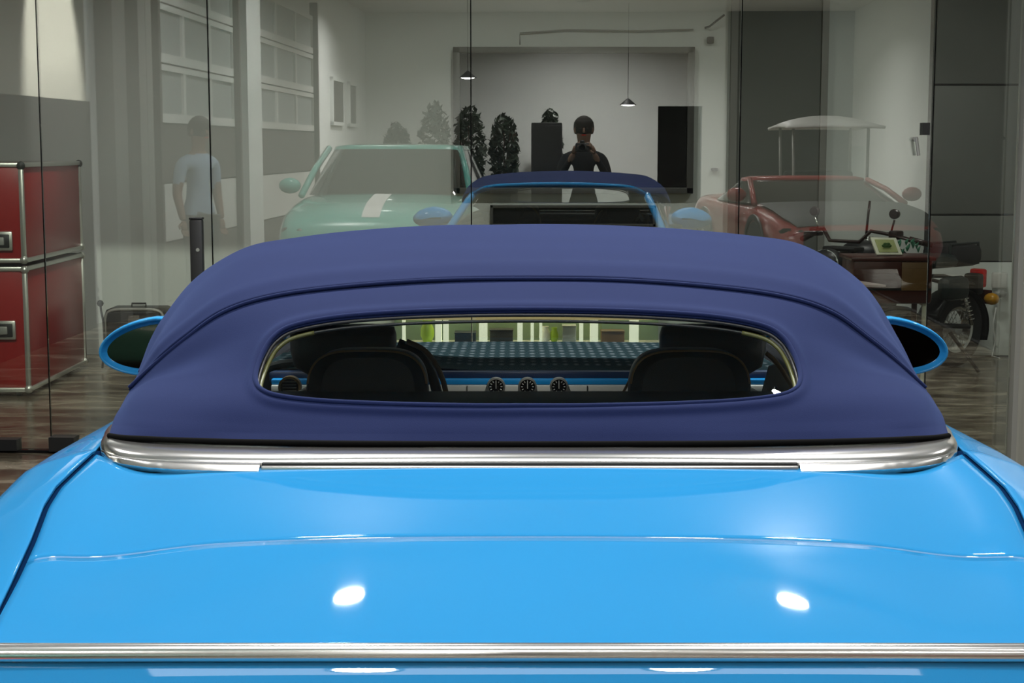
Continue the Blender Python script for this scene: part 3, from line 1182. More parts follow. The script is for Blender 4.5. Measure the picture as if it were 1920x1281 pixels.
def wheel(parent, c, r, wdt, sx, spokes=10, rim='satin', off=True):
    t = MB().lathe([(r * .70, -wdt / 2), (r * .93, -wdt / 2), (r, -wdt * .3), (r, wdt * .3), (r * .93, wdt / 2), (r * .70, wdt / 2)], c=c, axis='X', n=36, closed=True).build('wheel', M['rubber'], parent)
    mb = MB()
    mb.lathe([(r * .72, -wdt * .45), (r * .72, wdt * .48), (r * .66, wdt * .48), (r * .64, -wdt * .45)], c=c, axis='X', n=36, closed=True)
    mb.lathe([(r * .15, 0), (r * .15, sx * wdt * .45), (0.001, sx * wdt * .5)], c=c, axis='X', n=16)
    for k in range(spokes):
        a = 2 * PI * k / spokes
        p0 = (c[0] + sx * wdt * .42, c[1] + r * .1 * math.cos(a), c[2] + r * .1 * math.sin(a))
        p1 = (c[0] + sx * wdt * .40, c[1] + r * .67 * math.cos(a), c[2] + r * .67 * math.sin(a))
        mb.tube([p0, p1], [r * .05, r * .035], n=6)
    mb.build('rim', M[rim], t)
    return t


for y in (RA, FA):
    for sx in (-1, 1):
        wheel(car, (CX + sx * .835, y, .345), .345, .23, sx)
        MB().lathe([(.385, -.10), (.385, .0), (.37, .0), (.37, -.10)], c=(CX + sx * .93, y, .345), axis='X', n=40, closed=True).build('wheel_arch_lip', M['paint'], car)
MB().box((CX, 4.1, .24), (1.66, 4.3, .10), bev=.03).build('underbody', M['black'], car)

# ---- chrome belt round the tonneau ----------------------------------------
# centre line in plan: outer edge and inner edge, left to right
half_out = np.array([(0, 2.672, 1.0325), (.25, 2.671, 1.032), (.45, 2.668, 1.031), (.60, 2.674, 1.032), (.685, 2.692, 1.034), (.728, 2.720, 1.037), (.752, 2.765, 1.038), (.774, 2.86, 1.036), (.798, 3.05, 1.030), (.803, 3.6, 1.004), (.79, 4.9, .974)])
half_in = np.array([(0, 2.738, 1.043), (.25, 2.738, 1.043), (.45, 2.742, 1.044), (.58, 2.750, 1.046), (.655, 2.762, 1.048), (.705, 2.777, 1.050), (.733, 2.805, 1.051), (.745, 2.87, 1.050), (.768, 3.05, 1.043), (.770, 3.6, 1.020), (.756, 4.9, .988)])
t_ = np.linspace(0, len(half_out) - 1, 90)
ho, hi = crom(half_out, t_), crom(half_in, t_)


def belt(o_, i_, name, prof_t, mat_):
    """prof_t: (fraction from inner to outer, lift)"""
    P = []
    for a, b in zip(i_, o_):
        P.append([(CX + a[0] * (1 - f) + b[0] * f, a[1] * (1 - f) + b[1] * f, a[2] * (1 - f) + b[2] * f + l) for f, l in prof_t])
    return np.array(P)


pt = [(-.12, -.006), (0, 0.0), (.25, .0024), (.5, .0044), (.68, .0052), (.80, .0046), (.90, .0024), (.97, -.0015), (1.0, -.006), (.99, -.014)]
PR = belt(ho, hi, '', pt, None)
PL = mirx(PR)
full = np.concatenate([PL[:0:-1], PR], 0)
MB().grid(full).build('tonneau_brightwork', M['chrome'], car, smooth=True)
# end wings that widen the strip at both corners
for sx in (-1, 1):
    P = []
    o2_ = []
    for x in np.linspace(.455, .745, 40):
        i = int(np.argmin(np.abs(ho[:, 0] - x) + 10 * (ho[:, 1] > 2.80)))
        b = ho[i]
        f = math.sin(min(1, max(0, (.745 - x) / .29)) * PI / 2) ** .7
        wd = 0.030 * f + .002
        P.append([(CX + sx * x, b[1] + .012, b[2] - .002), (CX + sx * x, b[1] - wd * .2, b[2] - .001), (CX + sx * x, b[1] - wd * .6, b[2] - .003), (CX + sx * x, b[1] - wd, b[2] - .010), (CX + sx * x, b[1] - wd + .003, b[2] - .018)])
    mb = MB().grid(np.array(P))
    # blunt inner end
    e = P[0]
    mb.add([e[0], e[1], e[2], e[3], (e[0][0], e[0][1], e[0][2] - .02)], [(0, 1, 2, 3, 4)])
    mb.build('brightwork_end', M['chrome'], car, smooth=None)
# recessed centre lamp strip
MB().box((CX, 2.6635, 1.0235), (.905, .012, .014)).build('lamp_recess', M['black'], car)
MB().box((CX, 2.6500, 1.0225), (.905, .010, .010), bev=.003).build('centre_lamp_strip', M['satin'], car)

# ---- windscreen, frame, side glass -------------------------------------------
hd = [(CX + sx_ * x, y, z) for sx_, x, y, z in ((-1, .63, 4.38, 1.215), (-1, .52, 4.47, 1.268), (-1, .30, 4.52, 1.288), (-1, 0, 4.53, 1.294))]
hd = np.array(hd)
hdr = np.concatenate([hd, mirx(hd)[-2::-1]], 0)
hdr = crom(hdr, np.linspace(0, 6, 40))
bs = np.array([(CX - .76, 4.92, .95), (CX - .60, 5.02, .94), (CX - .3, 5.10, .932), (CX, 5.12, .930), (CX + .3, 5.10, .932), (CX + .60, 5.02, .94), (CX + .76, 4.92, .95)])
bs = crom(bs, np.linspace(0, 6, 40))
P = np.array([hdr * (1 - t) + bs * t + np.array([0, .06, .05]) * 4 * t * (1 - t) * .25 for t in np.linspace(0, 1, 14)])
MB().grid(P).build('windscreen', M['carglass'], car, smooth=True)
fr = MB()
fr.tube(hdr, .020, n=8)
for k in (0, -1):
    fr.tube([P[i, k] for i in range(14)], [.028 - .0 * i for i in range(14)], n=8)
fr.build('windscreen_frame', M['paint'], car, smooth=True)
MB().tube(hdr + np.array([0, -.012, -.004]), .018, n=8).build('header_trim', M['chrome'], car, smooth=True)
for sx in (-1, 1):
    tp = [ST(np.array([0.0]), np.array([v]))[0] for v in np.linspace(6.0, 10, 24)]
    tp = [np.array([CX + sx * abs(p[0] - CX), p[1], p[2]]) for p in tp]
    bt = [np.array([CX + sx * .79, p[1] * 1.0 + (i / 23) ** 2 * .5, lerpk([3, 4.9], [1.02, .985], p[1])]) for i, p in enumerate(tp)]
    MB().grid(np.array([tp, bt])).build('side_window', M['carglass'], car, smooth=True)

# ---- door mirrors ----------------------------------------------------------------
for sx in (-1, 1):
    cx, cy, cz = CX + sx * .955, 4.13, 1.036
    # outline of the shell opening seen from behind: pointed at the outer end
    def shell_ring(k, grow=0.0):
        a = 2 * PI * k / 40
        ca, sa = math.cos(a), math.sin(a)
        ex = .150 + grow
        ez = (.074 + grow) * (1 if sa > 0 else .92)
        x = sx * ca * ex * (1 if ca * 1 > 0 else .95)
        z = math.copysign(abs(sa) ** 1.0, sa) * ez
        z += .012 * (1 - max(0, ca)) * (1 if sa > 0 else 0) - .006 * max(0, ca)
        return x, z
    rings = []
    for (g, dy) in ((-.022, .012), (-.012, .008), (-.008, -.004), (-.003, -.008), (.0, -.003), (.002, .02), (-.006, .05), (-.03, .085), (-.07, .11), (-.076, .112)):
        rings.append([(cx + (shell_ring(k, g)[0]), cy + dy, cz + shell_ring(k, g)[1]) for k in range(41)])
    sh = MB().grid(np.array(rings)).build('door_mirror', M['paint'], car, smooth=True)
    pts = [(shell_ring(k, -.019)[0] + cx, shell_ring(k, -.019)[1] + cz) for k in range(40)]
    mb = MB()
    mb.add([(p[0], cy + .010, p[1]) for p in pts], [tuple(range(40))])
    mb.build('mirror_glass', M['brownmirror'], sh, smooth=False)
    MB().box((CX + sx * .82, cy + .05, .985), (.14, .07, .03), bev=.01).build('mirror_arm', M['black'], sh)

# ---- interior ------------------------------------------------------------------
tub = MB()
tub.box((CX, 4.0, .33), (1.50, 2.0, .05))
for sx in (-1, 1):
    tub.box((CX + sx * .745, 3.9, .66), (.05, 2.3, .66), bev=.02)
tub.box((CX, 5.0, .62), (1.45, .05, .60))
tub.build('cabin_trim', M['lining'], car)
dash = MB()
pf = [(5.04, .948), (4.86, .955), (4.60, .960), (4.42, .9665), (4.34, .966), (4.315, .958)]
nx = 60
P = []
for x in np.linspace(-.70, .70, nx):
    lift = .022 * np.clip((abs(x) - .10) / .18, 0, 1) ** 1.0 if False else 0
    side = np.clip((-(x) - .13) / .16, 0, 1)
    P.append([(CX + x, y, z + .010 * side * (y < 4.7) + .006 * math.cos(x * 2.2) - .006) for y, z in crom(np.array(pf), np.linspace(0, 5, 26))])
dashtop = MB().grid(np.array(P)).build('dashboard_top', M['perf'], car, smooth=True)
MB().box((CX, 4.34, .940), (1.38, .08, .034), bev=.008).build('dashboard_roll', M['navy_dash'], car)
MB().box((CX, 4.31, .931), (1.36, .07, .014), bev=.002).build('veneer_strip', M['blue_strip'], car)
fasc = MB().box((CX, 4.30, .904), (1.36, .06, .038), bev=.003).build('dashboard_fascia', M['white_trim'], car)
for gx in (-.115, .0435 - .0, .185):
    pass
MB().box((CX, 4.33, .80), (1.38, .06, .16), bev=.02).build('lower_dashboard', M['leather'], car)
for xg in (U(930, 724, 4.26)[0], U(989, 724, 4.26)[0], U(1048, 724, 4.26)[0]):
    zg = U(989, 725, 4.26)[2]
    g = MB().lathe([(.001, -.002), (.0205, -.002), (.0205, .012)], c=(xg, 4.258, zg), axis='Y', n=28).build('gauge', M['gauge'], car)
    MB().lathe([(.0205, -.006), (.0250, -.005), (.0250, .012), (.0205, .012)], c=(xg, 4.258, zg), axis='Y', n=28, closed=True).build('gauge_bezel', M['alu'], g)
    mb = MB()
    for k in range(12):
        a = 2 * PI * k / 12
        r0, r1 = .0125, .0172
        mb.tube([(xg + r0 * math.sin(a), 4.2555, zg + r0 * math.cos(a)), (xg + r1 * math.sin(a), 4.2555, zg + r1 * math.cos(a))], .0011, n=4)
    mb.tube([(xg, 4.2545, zg - .005), (xg, 4.2545, zg + .014)], .0010, n=4)
    mb.build('gauge_markings', M['whitepaint'], g)
for px in (876, 1101):
    p = U(px, 730, 4.268)
    MB().box((p[0], 4.2685, .904), (.002, .003, .036)).build('fascia_joint', M['black'], fasc)

# steering wheel and column (left-hand drive)
sw = MB()
swc = (U(545, 726, 4.05)[0], 4.05, U(545, 726, 4.05)[2] - .06)
ring = []
for k in range(36):
    a = 2 * PI * k / 36
    ring.append((swc[0] + .155 * math.cos(a), swc[1] + .05 * math.sin(a), swc[2] - .02 + .135 * math.sin(a)))
sw.tube(ring, .012, n=8, closed=True)
sw.sphere((swc[0], swc[1] + .01, swc[2] - .02), (.06, .03, .05))
for a in (0, PI, -PI / 2):
    sw.tube([(swc[0], swc[1] + .01, swc[2] - .02), (swc[0] + .15 * math.cos(a), swc[1] + .05 * math.sin(a), swc[2] - .02 + .13 * math.sin(a))], .011, n=6)
sw.tube([swc, (swc[0], 4.35, swc[2] - .02)], .03)
sw.build('steering_wheel', M['leather'], car)
# round side vent with tan ring at the left end
p = U(543, 727, 4.16)
v_ = MB().lathe([(.001, 0), (.024, 0), (.024, .02)], c=(p[0], 4.16, p[2]), axis='Y', n=24).build('air_vent', M['black'], car)
MB().lathe([(.024, -.004), (.030, -.003), (.030, .02), (.024, .02)], c=(p[0], 4.16, p[2]), axis='Y', n=24, closed=True).build('vent_ring', M['brown'], v_)
mb = MB()
for k in range(5):
    mb.box((p[0], 4.157, p[2] - .016 + .008 * k), (.036, .004, .0018))
mb.build('vent_blade', M['steelgrey'], v_)


def seat(cxp, name_side):
    """front seat: cushion, backrest with shoulders, tall headrest"""
    x = U(cxp, 650, 4.0)[0]
    s_ = empty('front_seat', (0, 0, 0), None, None)
    s_.parent = car
    s_['_o'] = [CX, 4.0, 0]
    MB().box((x, 3.98, .52), (.50, .50, .16), bev=.06).build('seat_cushion', M['leather'], s_)
    # backrest shell loft
    rows_ = []
    for z, wd, th, yc in ((.50, .25, .10, 3.86), (.70, .26, .10, 3.82), (.84, .24, .095, 3.79), (.92, .19, .085, 3.775), (.97, .13, .065, 3.77), (.995, .085, .04, 3.77)):
        rows_.append([(x + wd * math.copysign(abs(math.cos(a)) ** .6, math.cos(a)), yc + th * math.copysign(abs(math.sin(a)) ** .8, math.sin(a)), z) for a in np.linspace(0, 2 * PI, 33)])
    mb = MB().grid(np.array(rows_))
    mb.add(rows_[-1][:-1], [tuple(range(32))])
    mb.build('seat_backrest', M['leather'], s_, smooth=True)
    rows_ = []
    for z, wd, th in ((.985, .060, .030), (1.02, .085, .035), (1.04, .118, .045), (1.08, .127, .05), (1.115, .127, .048), (1.133, .122, .04), (1.140, .10, .02)):
        rows_.append([(x + wd * math.copysign(abs(math.cos(a)) ** .45, math.cos(a)), 3.80 + th * math.copysign(abs(math.sin(a)) ** .7, math.sin(a)), z) for a in np.linspace(0, 2 * PI, 33)])
    mb = MB().grid(np.array(rows_))
    mb.add(rows_[-1][:-1], [tuple(range(32))])
    mb.build('seat_headrest', M['leather'], s_, smooth=True)
    # tan edge round the shoulder
    sg = 1 if cxp < 960 else -1
    L = [(762, 640), (793, 655), (815, 680), (830, 712), (838, 745)] if sg > 0 else [(1218, 662), (1200, 678), (1186, 702), (1176, 722), (1164, 745)]
    pts = crom(np.array([U(a, b, 3.70) for a, b in L]), np.linspace(0, 4, 20))
    MB().tube(pts, .008 if sg > 0 else .004, n=8, flat=.8).build('shoulder_trim', M['brown'], s_, smooth=True)
    pts = crom(np.array([U(a + (-16 * sg), b + 4, 3.71) for a, b in L]), np.linspace(0, 4, 20))
    MB().tube(pts, .0125, n=8).build('shoulder_bolster', M['leather'], s_, smooth=True)
    return s_


seat(660, 'left')
seat(1317, 'right')
# rear seat row with two humps
for k, c_ in enumerate((690, 1292)):
    hw = 112
    rows_ = []
    for s0, dy, grow in ((0, .0, -.03), (0, -.02, -.012), (0, -.024, .0), (0, -.01, .004), (0, .05, .0), (0, .09, -.02)):
        L = []
        for t in np.linspace(0, PI, 33):
            a = c_ - (hw + grow * 800) * math.copysign(abs(math.cos(t)) ** .55, math.cos(t))
            b = 752 - (96 + grow * 500) * abs(math.sin(t)) ** .62
            p = U(a, b, 3.42)
            L.append((p[0], 3.42 + dy, p[2]))
        rows_.append(L)
    mb = MB().grid(np.array(rows_))
    fr_ = rows_[0]
    mb.add(fr_, [tuple(range(33))])
    o = mb.build('rear_headrest', M['leather'], car, smooth=None, angle=60)
    pts = [(p[0], 3.395, p[2] + .001) for p in rows_[2][2:-2]]
    MB().tube(pts, .0026, n=6).build('headrest_piping', M['brown'], o, smooth=True)
MB().box((CX, 3.30, U(990, 748, 3.2)[2] - .055), (1.30, .26, .08), bev=.03).build('rear_parcel_shelf', M['teal'], car)
MB().box((CX, 3.42, .78), (1.30, .14, .45), bev=.05).build('rear_seat_back', M['teal'], car)
MB().box((CX, 3.62, .60), (1.28, .36, .14), bev=.05).build('rear_seat_cushion', M['teal'], car)
# pale plates at the right end (seat side shell)
pl = MB()
A = [U(1443, 688, 3.62), U(1455, 684, 3.62), U(1487, 728, 3.62), U(1478, 742, 3.62), U(1468, 742, 3.62), U(1455, 722, 3.62), U(1440, 742, 3.62), U(1428, 742, 3.62)]
pl.prism([(p[0], p[2]) for p in A], 3.62, 3.635)
pl.build('seat_side_plate', M['doorwin'], car, smooth=False)
pts = crom(np.array([U(a, b, 3.60) for a, b in ((1436, 662), (1452, 676), (1470, 700), (1488, 732))]), np.linspace(0, 3, 14))
MB().tube(pts, .006, n=6).build('belt_trim', M['brown'], car, smooth=True)

# cabin lamp added under the headlining to brighten the dashboard
dl = MB().box((CX, 4.02, 1.265), (.16, .08, .02), bev=.006).build('added_cabin_lamp', M['whitepaint'], car)
ld = bpy.data.lights.new('cabin_fill_light', 'SPOT')
ld.shadow_soft_size = .012
ld.spot_size = R(110)
ld.spot_blend = .25
ld.energy = CABIN_FILL
ld.color = (1, .96, .88)
lo = bpy.data.objects.new('cabin_fill_light', ld)
COL.objects.link(lo)
lo.parent = car
lo.location = (0, .06, 1.24)
lo.rotation_euler = (R(33), 0, 0)
# =================================================================== THINGS BEHIND THE GLASS
def zpx(py, d):
    return float(U(960, py, d)[2])


def xpx(px, py, d):
    return float(U(px, py, d)[0])


# ---- television in its wall frame
TD = 12.0
x0, x1 = xpx(850, 220, TD), xpx(1301, 220, TD)
z1, z0 = zpx(88, TD), zpx(363, TD)
cxm, czm = (x0 + x1) / 2, (z0 + z1) / 2
tv = empty('television', (cxm, RB, z0), 'large dark wall television in a wide grey frame', 'television', world_mesh=True)
MB().box((cxm, RB - .02, czm), (x1 - x0, .04, z1 - z0), bev=.004).build('back_panel', M['tvframe'], tv)
for (a, b, c, d) in ((x0, x1, z1 - .045, z1), (x0, x1, z0, z0 + .045), (x0, x0 + .05, z0, z1), (x1 - .05, x1, z0, z1)):
    MB().box(((a + b) / 2, RB - .055, (c + d) / 2), (b - a, .03, d - c), bev=.004).build('frame', M['tvframe'], tv)
MB().box((cxm, RB - .048, czm), (x1 - x0 - .11, .02, z1 - z0 - .10)).build('screen', M['screen'], tv, smooth=False)
# ---- slot fireplace below
x0, x1 = xpx(919, 400, TD), xpx(1230, 400, TD)
z1, z0 = zpx(385, TD), zpx(425, TD)
cxm = (x0 + x1) / 2
fp = empty('fireplace_insert', (cxm, RB, z0), 'long narrow black fireplace slot in the wall below the television', 'fireplace', world_mesh=True)
MB().box((cxm, RB - .01, (z0 + z1) / 2), (x1 - x0, .02, z1 - z0)).build('firebox', M['black'], fp, smooth=False)
for (a, b, c, d) in ((x0, x1, z1 - .02, z1), (x0, x1, z0, z0 + .02), (x0, x0 + .022, z0, z1), (x1 - .022, x1, z0, z1)):
    MB().box(((a + b) / 2, RB - .03, (c + d) / 2), (b - a, .035, d - c), bev=.003).build('surround', M['tvframe'], fp)
# ---- small fittings on the wall
for k, (px, py, lab) in enumerate(((1333, 75, 'small dark wall sensor right of the television, upper one'), (1341, 318, 'small dark wall switch right of the television, lower one'))):
    e = empty('wall_sensor', (xpx(px, py, TD), RB, zpx(py, TD)), lab, 'sensor', world_mesh=False)
    MB().box((0, -.02, 0), (.05, .04, .05 if k == 0 else .025), bev=.008).build('housing', M['greyd'], e)
    MB().lathe([(.001, 0), (.012, 0), (.012, -.01)], c=(0, -.045, 0), axis='Y', n=12).build('lens', M['black'], e)
c_ = [U(1343, 40, 11.98), U(1330, 52, 11.99), U(1322, 50, 12.0)]
tag(MB().tube([U(1358, 28, 12.0), U(1345, 38, 11.98), U(1330, 50, 12.0), U(1322, 52, 12.03)], .008, n=6).build('wall_cable', M['greyd'], None, smooth=True, off=(0, 0, 0)),
    'short dark cable on the wall above the television corner', 'cable')
c_ = []
mb = MB().tube([U(975, 84, 12.03), U(975, 62, 12.03), U(1060, 56, 12.03), U(1200, 58, 12.03), U(1300, 55, 12.03)], .006, n=6)
tag(mb.build('wall_conduit', M['steelgrey'], None, smooth=True, off=(0, 0, 0)), 'thin pale conduit running along the wall above the television', 'conduit')

# ---- grey wall cabinet at the right
x0, x1 = xpx(1742, 250, TD), xpx(1893, 250, TD)
cb = empty('wall_cabinet', ((x0 + x1) / 2, RB, 0), 'tall flat grey cabinet on the back wall near the concrete wall end', 'cabinet', world_mesh=True)
MB().box(((x0 + x1) / 2 + .3, RB - .06, 1.5), (x1 - x0 + .6, .12, 3.0)).build('carcass', M['greyd'], cb, smooth=False)
for (za, zb) in ((zpx(160, TD) + .008, 2.95), (zpx(402, TD) + .008, zpx(160, TD) - .008)):
    MB().box(((x0 + x1) / 2 + .3, RB - .135, (za + zb) / 2), (x1 - x0 + .58, .03, zb - za), bev=.004).build('cabinet_door', M['grey'], cb)
zb = zpx(402, TD) - .008
MB().box(((x0 + x1) / 2 + .3, RB - .13, (.72 + zb) / 2), (x1 - x0 + .58, .03, zb - .72), bev=.004).build('cabinet_door', M['grey'], cb)
MB().box(((x0 + x1) / 2 + .3, RB - .13, .36), (x1 - x0 + .58, .03, .70), bev=.004).build('plinth_panel', M['white'], cb)
e = empty('wall_telephone', (xpx(1872, 530, 11.85), 11.86, zpx(540, 11.85)), 'small white and grey device on the wall behind the motorcycle tail', 'device')
MB().box((0, -.03, .06), (.11, .06, .12), bev=.015).build('body', M['whitepaint'], e)
MB().sphere((0, -.05, -.04), (.06, .035, .03)).build('handset', M['steelgrey'], e)
mb = MB().tube([U(1868, 575, 11.85), U(1862, 610, 11.83), U(1866, 640, 11.84), U(1860, 668, 11.8), U(1874, 672, 11.5)], .006, n=6)
tag(mb.build('floor_cable', M['whitepaint'], None, smooth=True, off=(0, 0, 0)), 'white cable hanging down the wall beside the motorcycle', 'cable')

# ---- low bench added under the television, its brightness put in as glow
M['glowpost'] = mat('glowing_upright', (.8, .8, .7), emit=(.95, .95, .72), estr=.85)  # bright bars made by glow in the upright colour
DB = 11.72
bx0, bx1 = xpx(735, 610, DB), xpx(1240, 610, DB)
bm_ = empty('added_glow_bench', ((bx0 + bx1) / 2, DB, 0), 'long low bench added under the television, its parts made to glow', 'bench', world_mesh=True)
bcx, bw = (bx0 + bx1) / 2, bx1 - bx0
MB().box((bcx, DB + .12, .335), (bw + .1, .30, .07), bev=.01).build('bench_top', mat('glowing_oak_top', (.55, .38, .17), rough=.45, noise=.2, stretch=(1, 8, 8), emit=(.62, .48, .24), estr=.55), bm_)  # glow put into the oak colour to brighten the top
MB().box((bcx, DB + .12, .06), (bw + .1, .30, .12), bev=.006).build('bench_base', M['whitepaint'], bm_)
MB().box((bcx, DB + .25, .22), (bw, .02, .22)).build('glowing_back_panel', mat('glowing_panel', (.10, .14, .07), emit=(.30, .36, .20), estr=.18), bm_, smooth=False)  # faint glow put into the back panel colour
MB().box((bcx, DB + .16, .294), (bw - .05, .04, .012)).build('added_glow_strip', mat('added_glow_strip', (.9, .9, .7), emit=(1, .93, .6), estr=5), bm_, smooth=False)  # unseen glowing strip added to light the compartments
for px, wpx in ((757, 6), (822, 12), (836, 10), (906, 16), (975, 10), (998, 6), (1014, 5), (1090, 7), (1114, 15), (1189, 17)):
    MB().box((xpx(px, 620, DB), DB + .02, .205), (wpx / FPX * DB, .06, .19), bev=.003).build('upright', M['glowpost'], bm_)
for px, wpx, h_, m_, lab in ((800, 26, .17, 'lime', 'lime green vase at the left end of the glowing bench'), (1040, 16, .11, 'lime', 'bright lime jar in the middle of the glowing bench'),
                             (1022, 22, .12, 'whitepaint', 'white bowl left of the lime jar in the glowing bench'), (1068, 26, .12, 'doorwin', 'pale box right of the lime jar in the glowing bench'),
                             (872, 40, .07, 'black', 'dark tray in the second compartment of the glowing bench'), (940, 44, .09, 'greyd', 'dark case in the third compartment of the glowing bench'),
                             (1150, 44, .08, 'tan', 'tan case in the right compartment of the glowing bench')):
    if 'lime' not in M:
        M['lime'] = mat('lime_glaze', (.42, .62, .03), rough=.3)
    wd = wpx / FPX * DB
    x = xpx(px, 620, DB)
    if m_ in ('lime', 'whitepaint'):
        nm = 'vase' if px != 1022 else 'bowl'
        o = MB().lathe([(wd * .3, 0), (wd * .5, h_ * .3), (wd * .48, h_ * .6), (wd * .3, h_ * .85), (wd * .36, h_), (wd * .30, h_), (wd * .22, h_ * .8)], n=18).build(nm, M[m_], None)
        o.location = (x, DB + .10, .12)
        tag(o, lab, nm)
    else:
        e = empty('storage_case', (x, DB + .10, .12), lab, 'case')
        MB().box((0, 0, h_ / 2), (wd, .12, h_), bev=.008).build('box', M[m_], e)
        MB().box((0, 0, h_ + .005), (wd * 1.03, .13, .012), bev=.003).build('lid', M[m_], e)

# ---- red flight cases at the left
fx = -3.03
CW = 1.35
for k, (za, zb, lab) in enumerate(((0.03, zpx(497, 9.95) - .011, 'red flight case standing on the floor, lower one of the stack'), (zpx(497, 9.95) + .011, zpx(305, 9.95), 'red flight case on top of the stack'))):
    e = empty('flight_case', (fx - .6, 9.95, za), lab, 'flight case', world_mesh=True)
    wx = 1.2
    MB().box((fx - wx / 2, 9.95 + CW / 2, (za + zb) / 2), (wx - .02, CW - .02, zb - za - .02), bev=.006).build('body', M['redcase'], e)
    t = .030
    ed = MB()
    for X in (fx - t / 2 + .004, fx - wx + t / 2 - .004):
        for Y in (9.95 + t / 2 - .004, 9.95 + CW - t / 2 + .004):
            ed.box((X, Y, (za + zb) / 2), (t, t, zb - za), bev=.008)
    for Z in (za + t / 2, zb - t / 2):
        for Y in (9.95 + t / 2 - .004, 9.95 + CW - t / 2 + .004):
            ed.box((fx - wx / 2, Y, Z), (wx, t, t), bev=.008)
        for X in (fx - t / 2 + .004, fx - wx + t / 2 - .004):
            ed.box((X, 9.95 + CW / 2, Z), (t, CW, t), bev=.008)
    ed.build('edge_rail', M['alu'], e)
    for X in (fx - .01, fx - wx + .01):
        for Y in (9.96, 9.94 + CW):
            for Z in (za + .02, zb - .02):
                MB().sphere((X, Y, Z), .028, n=10).build('ball_corner', M['alu'] if not (k == 1 and Z > 1.2) else M['greyd'], e)
    zl = zpx(452 if k else 619, 9.95)
    l_ = MB().box((xpx(2, 500, 9.93), 9.938, zl), (.15, .02, .12), bev=.012).build('recessed_latch', M['alu'], e)
    MB().box((xpx(2, 500, 9.93), 9.926, zl), (.115, .014, .085), bev=.006).build('latch_dish', M['black'], l_)
    MB().box((xpx(3, 500, 9.93), 9.916, zl), (.05, .014, .05), bev=.006).build('latch_turn', M['steelgrey'], l_)
    if k == 0:
        for sx_ in (.1, wx - .1):
            for sy_ in (.1, CW - .1):
                MB().lathe([(.001, -.012), (.03, -.012), (.03, .012), (.001, .012)], c=(fx - sx_, 9.95 + sy_, .03), axis='X', n=12).build('castor', M['rubber'], e)

# ---- black cabinet with silver rim low on the left, and its lead
x0, x1, z1 = xpx(193, 600, 11.3), xpx(311, 600, 11.3), zpx(577, 11.3)
e = empty('speaker_cabinet', ((x0 + x1) / 2, 11.45, 0), 'low black speaker cabinet with rounded silver rim on the floor by the wall', 'speaker', world_mesh=True)
xm = (x0 + x1) / 2
MB().box((xm, 11.45, z1 / 2), (x1 - x0 - .02, .30, z1 - .02), bev=.03).build('enclosure', M['black'], e)
rim = []
hw, hz, rr = (x1 - x0) / 2 - .012, z1 / 2 - .012, .05
for k in range(40):
    a = 2 * PI * k / 40
    rim.append((xm + math.copysign(abs(math.cos(a)) ** .35, math.cos(a)) * hw, 11.30, z1 / 2 + math.copysign(abs(math.sin(a)) ** .35, math.sin(a)) * hz))
MB().tube(rim, .012, n=6, closed=True).build('rim', M['steelgrey'], e, smooth=True)
MB().box((xm, 11.295, z1 / 2), (x1 - x0 - .07, .012, z1 - .07), bev=.004).build('grille', M['blackcloth'], e)
MB().box((xm, 11.285, z1 - .10), (.08, .01, .09), bev=.01).build('badge_plate', M['mauve'], e)
MB().tube([(xm - .05, 11.45, z1 - .01), (xm - .05, 11.45, z1 + .015), (xm + .05, 11.45, z1 + .015), (xm + .05, 11.45, z1 - .01)], .008, n=6).build('handle', M['black'], e)
mb = MB().tube([U(188, 570, 11.3), U(190, 585, 11.3), U(194, 605, 11.28), U(196, 640, 11.25), U(192, 690, 11.1)], .008, n=6)
mb.sphere(tuple(U(188, 569, 11.3)), .025, n=8)
tag(mb.build('speaker_lead', M['black'], None, smooth=True, off=(0, 0, 0)), 'thin black lead with a plug beside the low speaker cabinet', 'lead')

# ---- tall black post just behind the glass
px_, d_ = 369, 7.90
ztop = zpx(412, d_)
xp_ = xpx(369, 440, d_)
e = empty('black_post', (xp_, d_, 0), 'slim upright black post standing at the glass wall left of the soft top', 'post')
MB().box((0, 0, ztop / 2), (.062, .05, ztop), bev=.006).build('shaft', M['black'], e)
MB().box((0, 0, .012), (.26, .26, .024), bev=.006).build('base', M['black'], e)
MB().lathe([(.001, -.004), (.009, -.004), (.009, 0)], c=(.008, -.026, zpx(468, d_)), axis='Y', n=12).build('screw', M['alu'], e)
MB().box((0, 0, ztop + .006), (.066, .054, .012), bev=.004).build('cap', M['black'], e)

# ---- brown leather-sided chest with a framed picture on it
CD = 9.6
x0, x1 = xpx(1596, 520, CD), xpx(1745, 520, CD)
za, zb = zpx(572, CD), zpx(481, CD)
ch = empty('wooden_chest', ((x0 + x1) / 2, CD, 0), 'dark red-brown wooden chest on thin legs behind the soft top', 'chest', world_mesh=True)
xm = (x0 + x1) / 2
MB().box((xm, CD + .12, (za + zb) / 2), (x1 - x0, .34, zb - za - .02), bev=.02).build('body', M['wood'], ch)
MB().box((xm, CD + .12, zb - .012), (x1 - x0 + .03, .37, .024), bev=.008).build('lid', M['wood'], ch)
MB().box((xm + .13, CD - .056, (za + zb) / 2 + .03), (.16, .01, .17), bev=.01).build('hide_panel', M['tan'], ch)
MB().box((xm, CD - .054, za + .10), (x1 - x0 - .02, .01, .012)).build('drawer_rail', M['black'], ch)
for X in (x0 + .03, x1 - .03):
    for Y in (CD, CD + .25):
        MB().tube([(X, Y, 0), (X, Y, za + .01)], [.012, .018], n=8).build('leg', M['paper'] if Y == CD else M['wood'], ch)
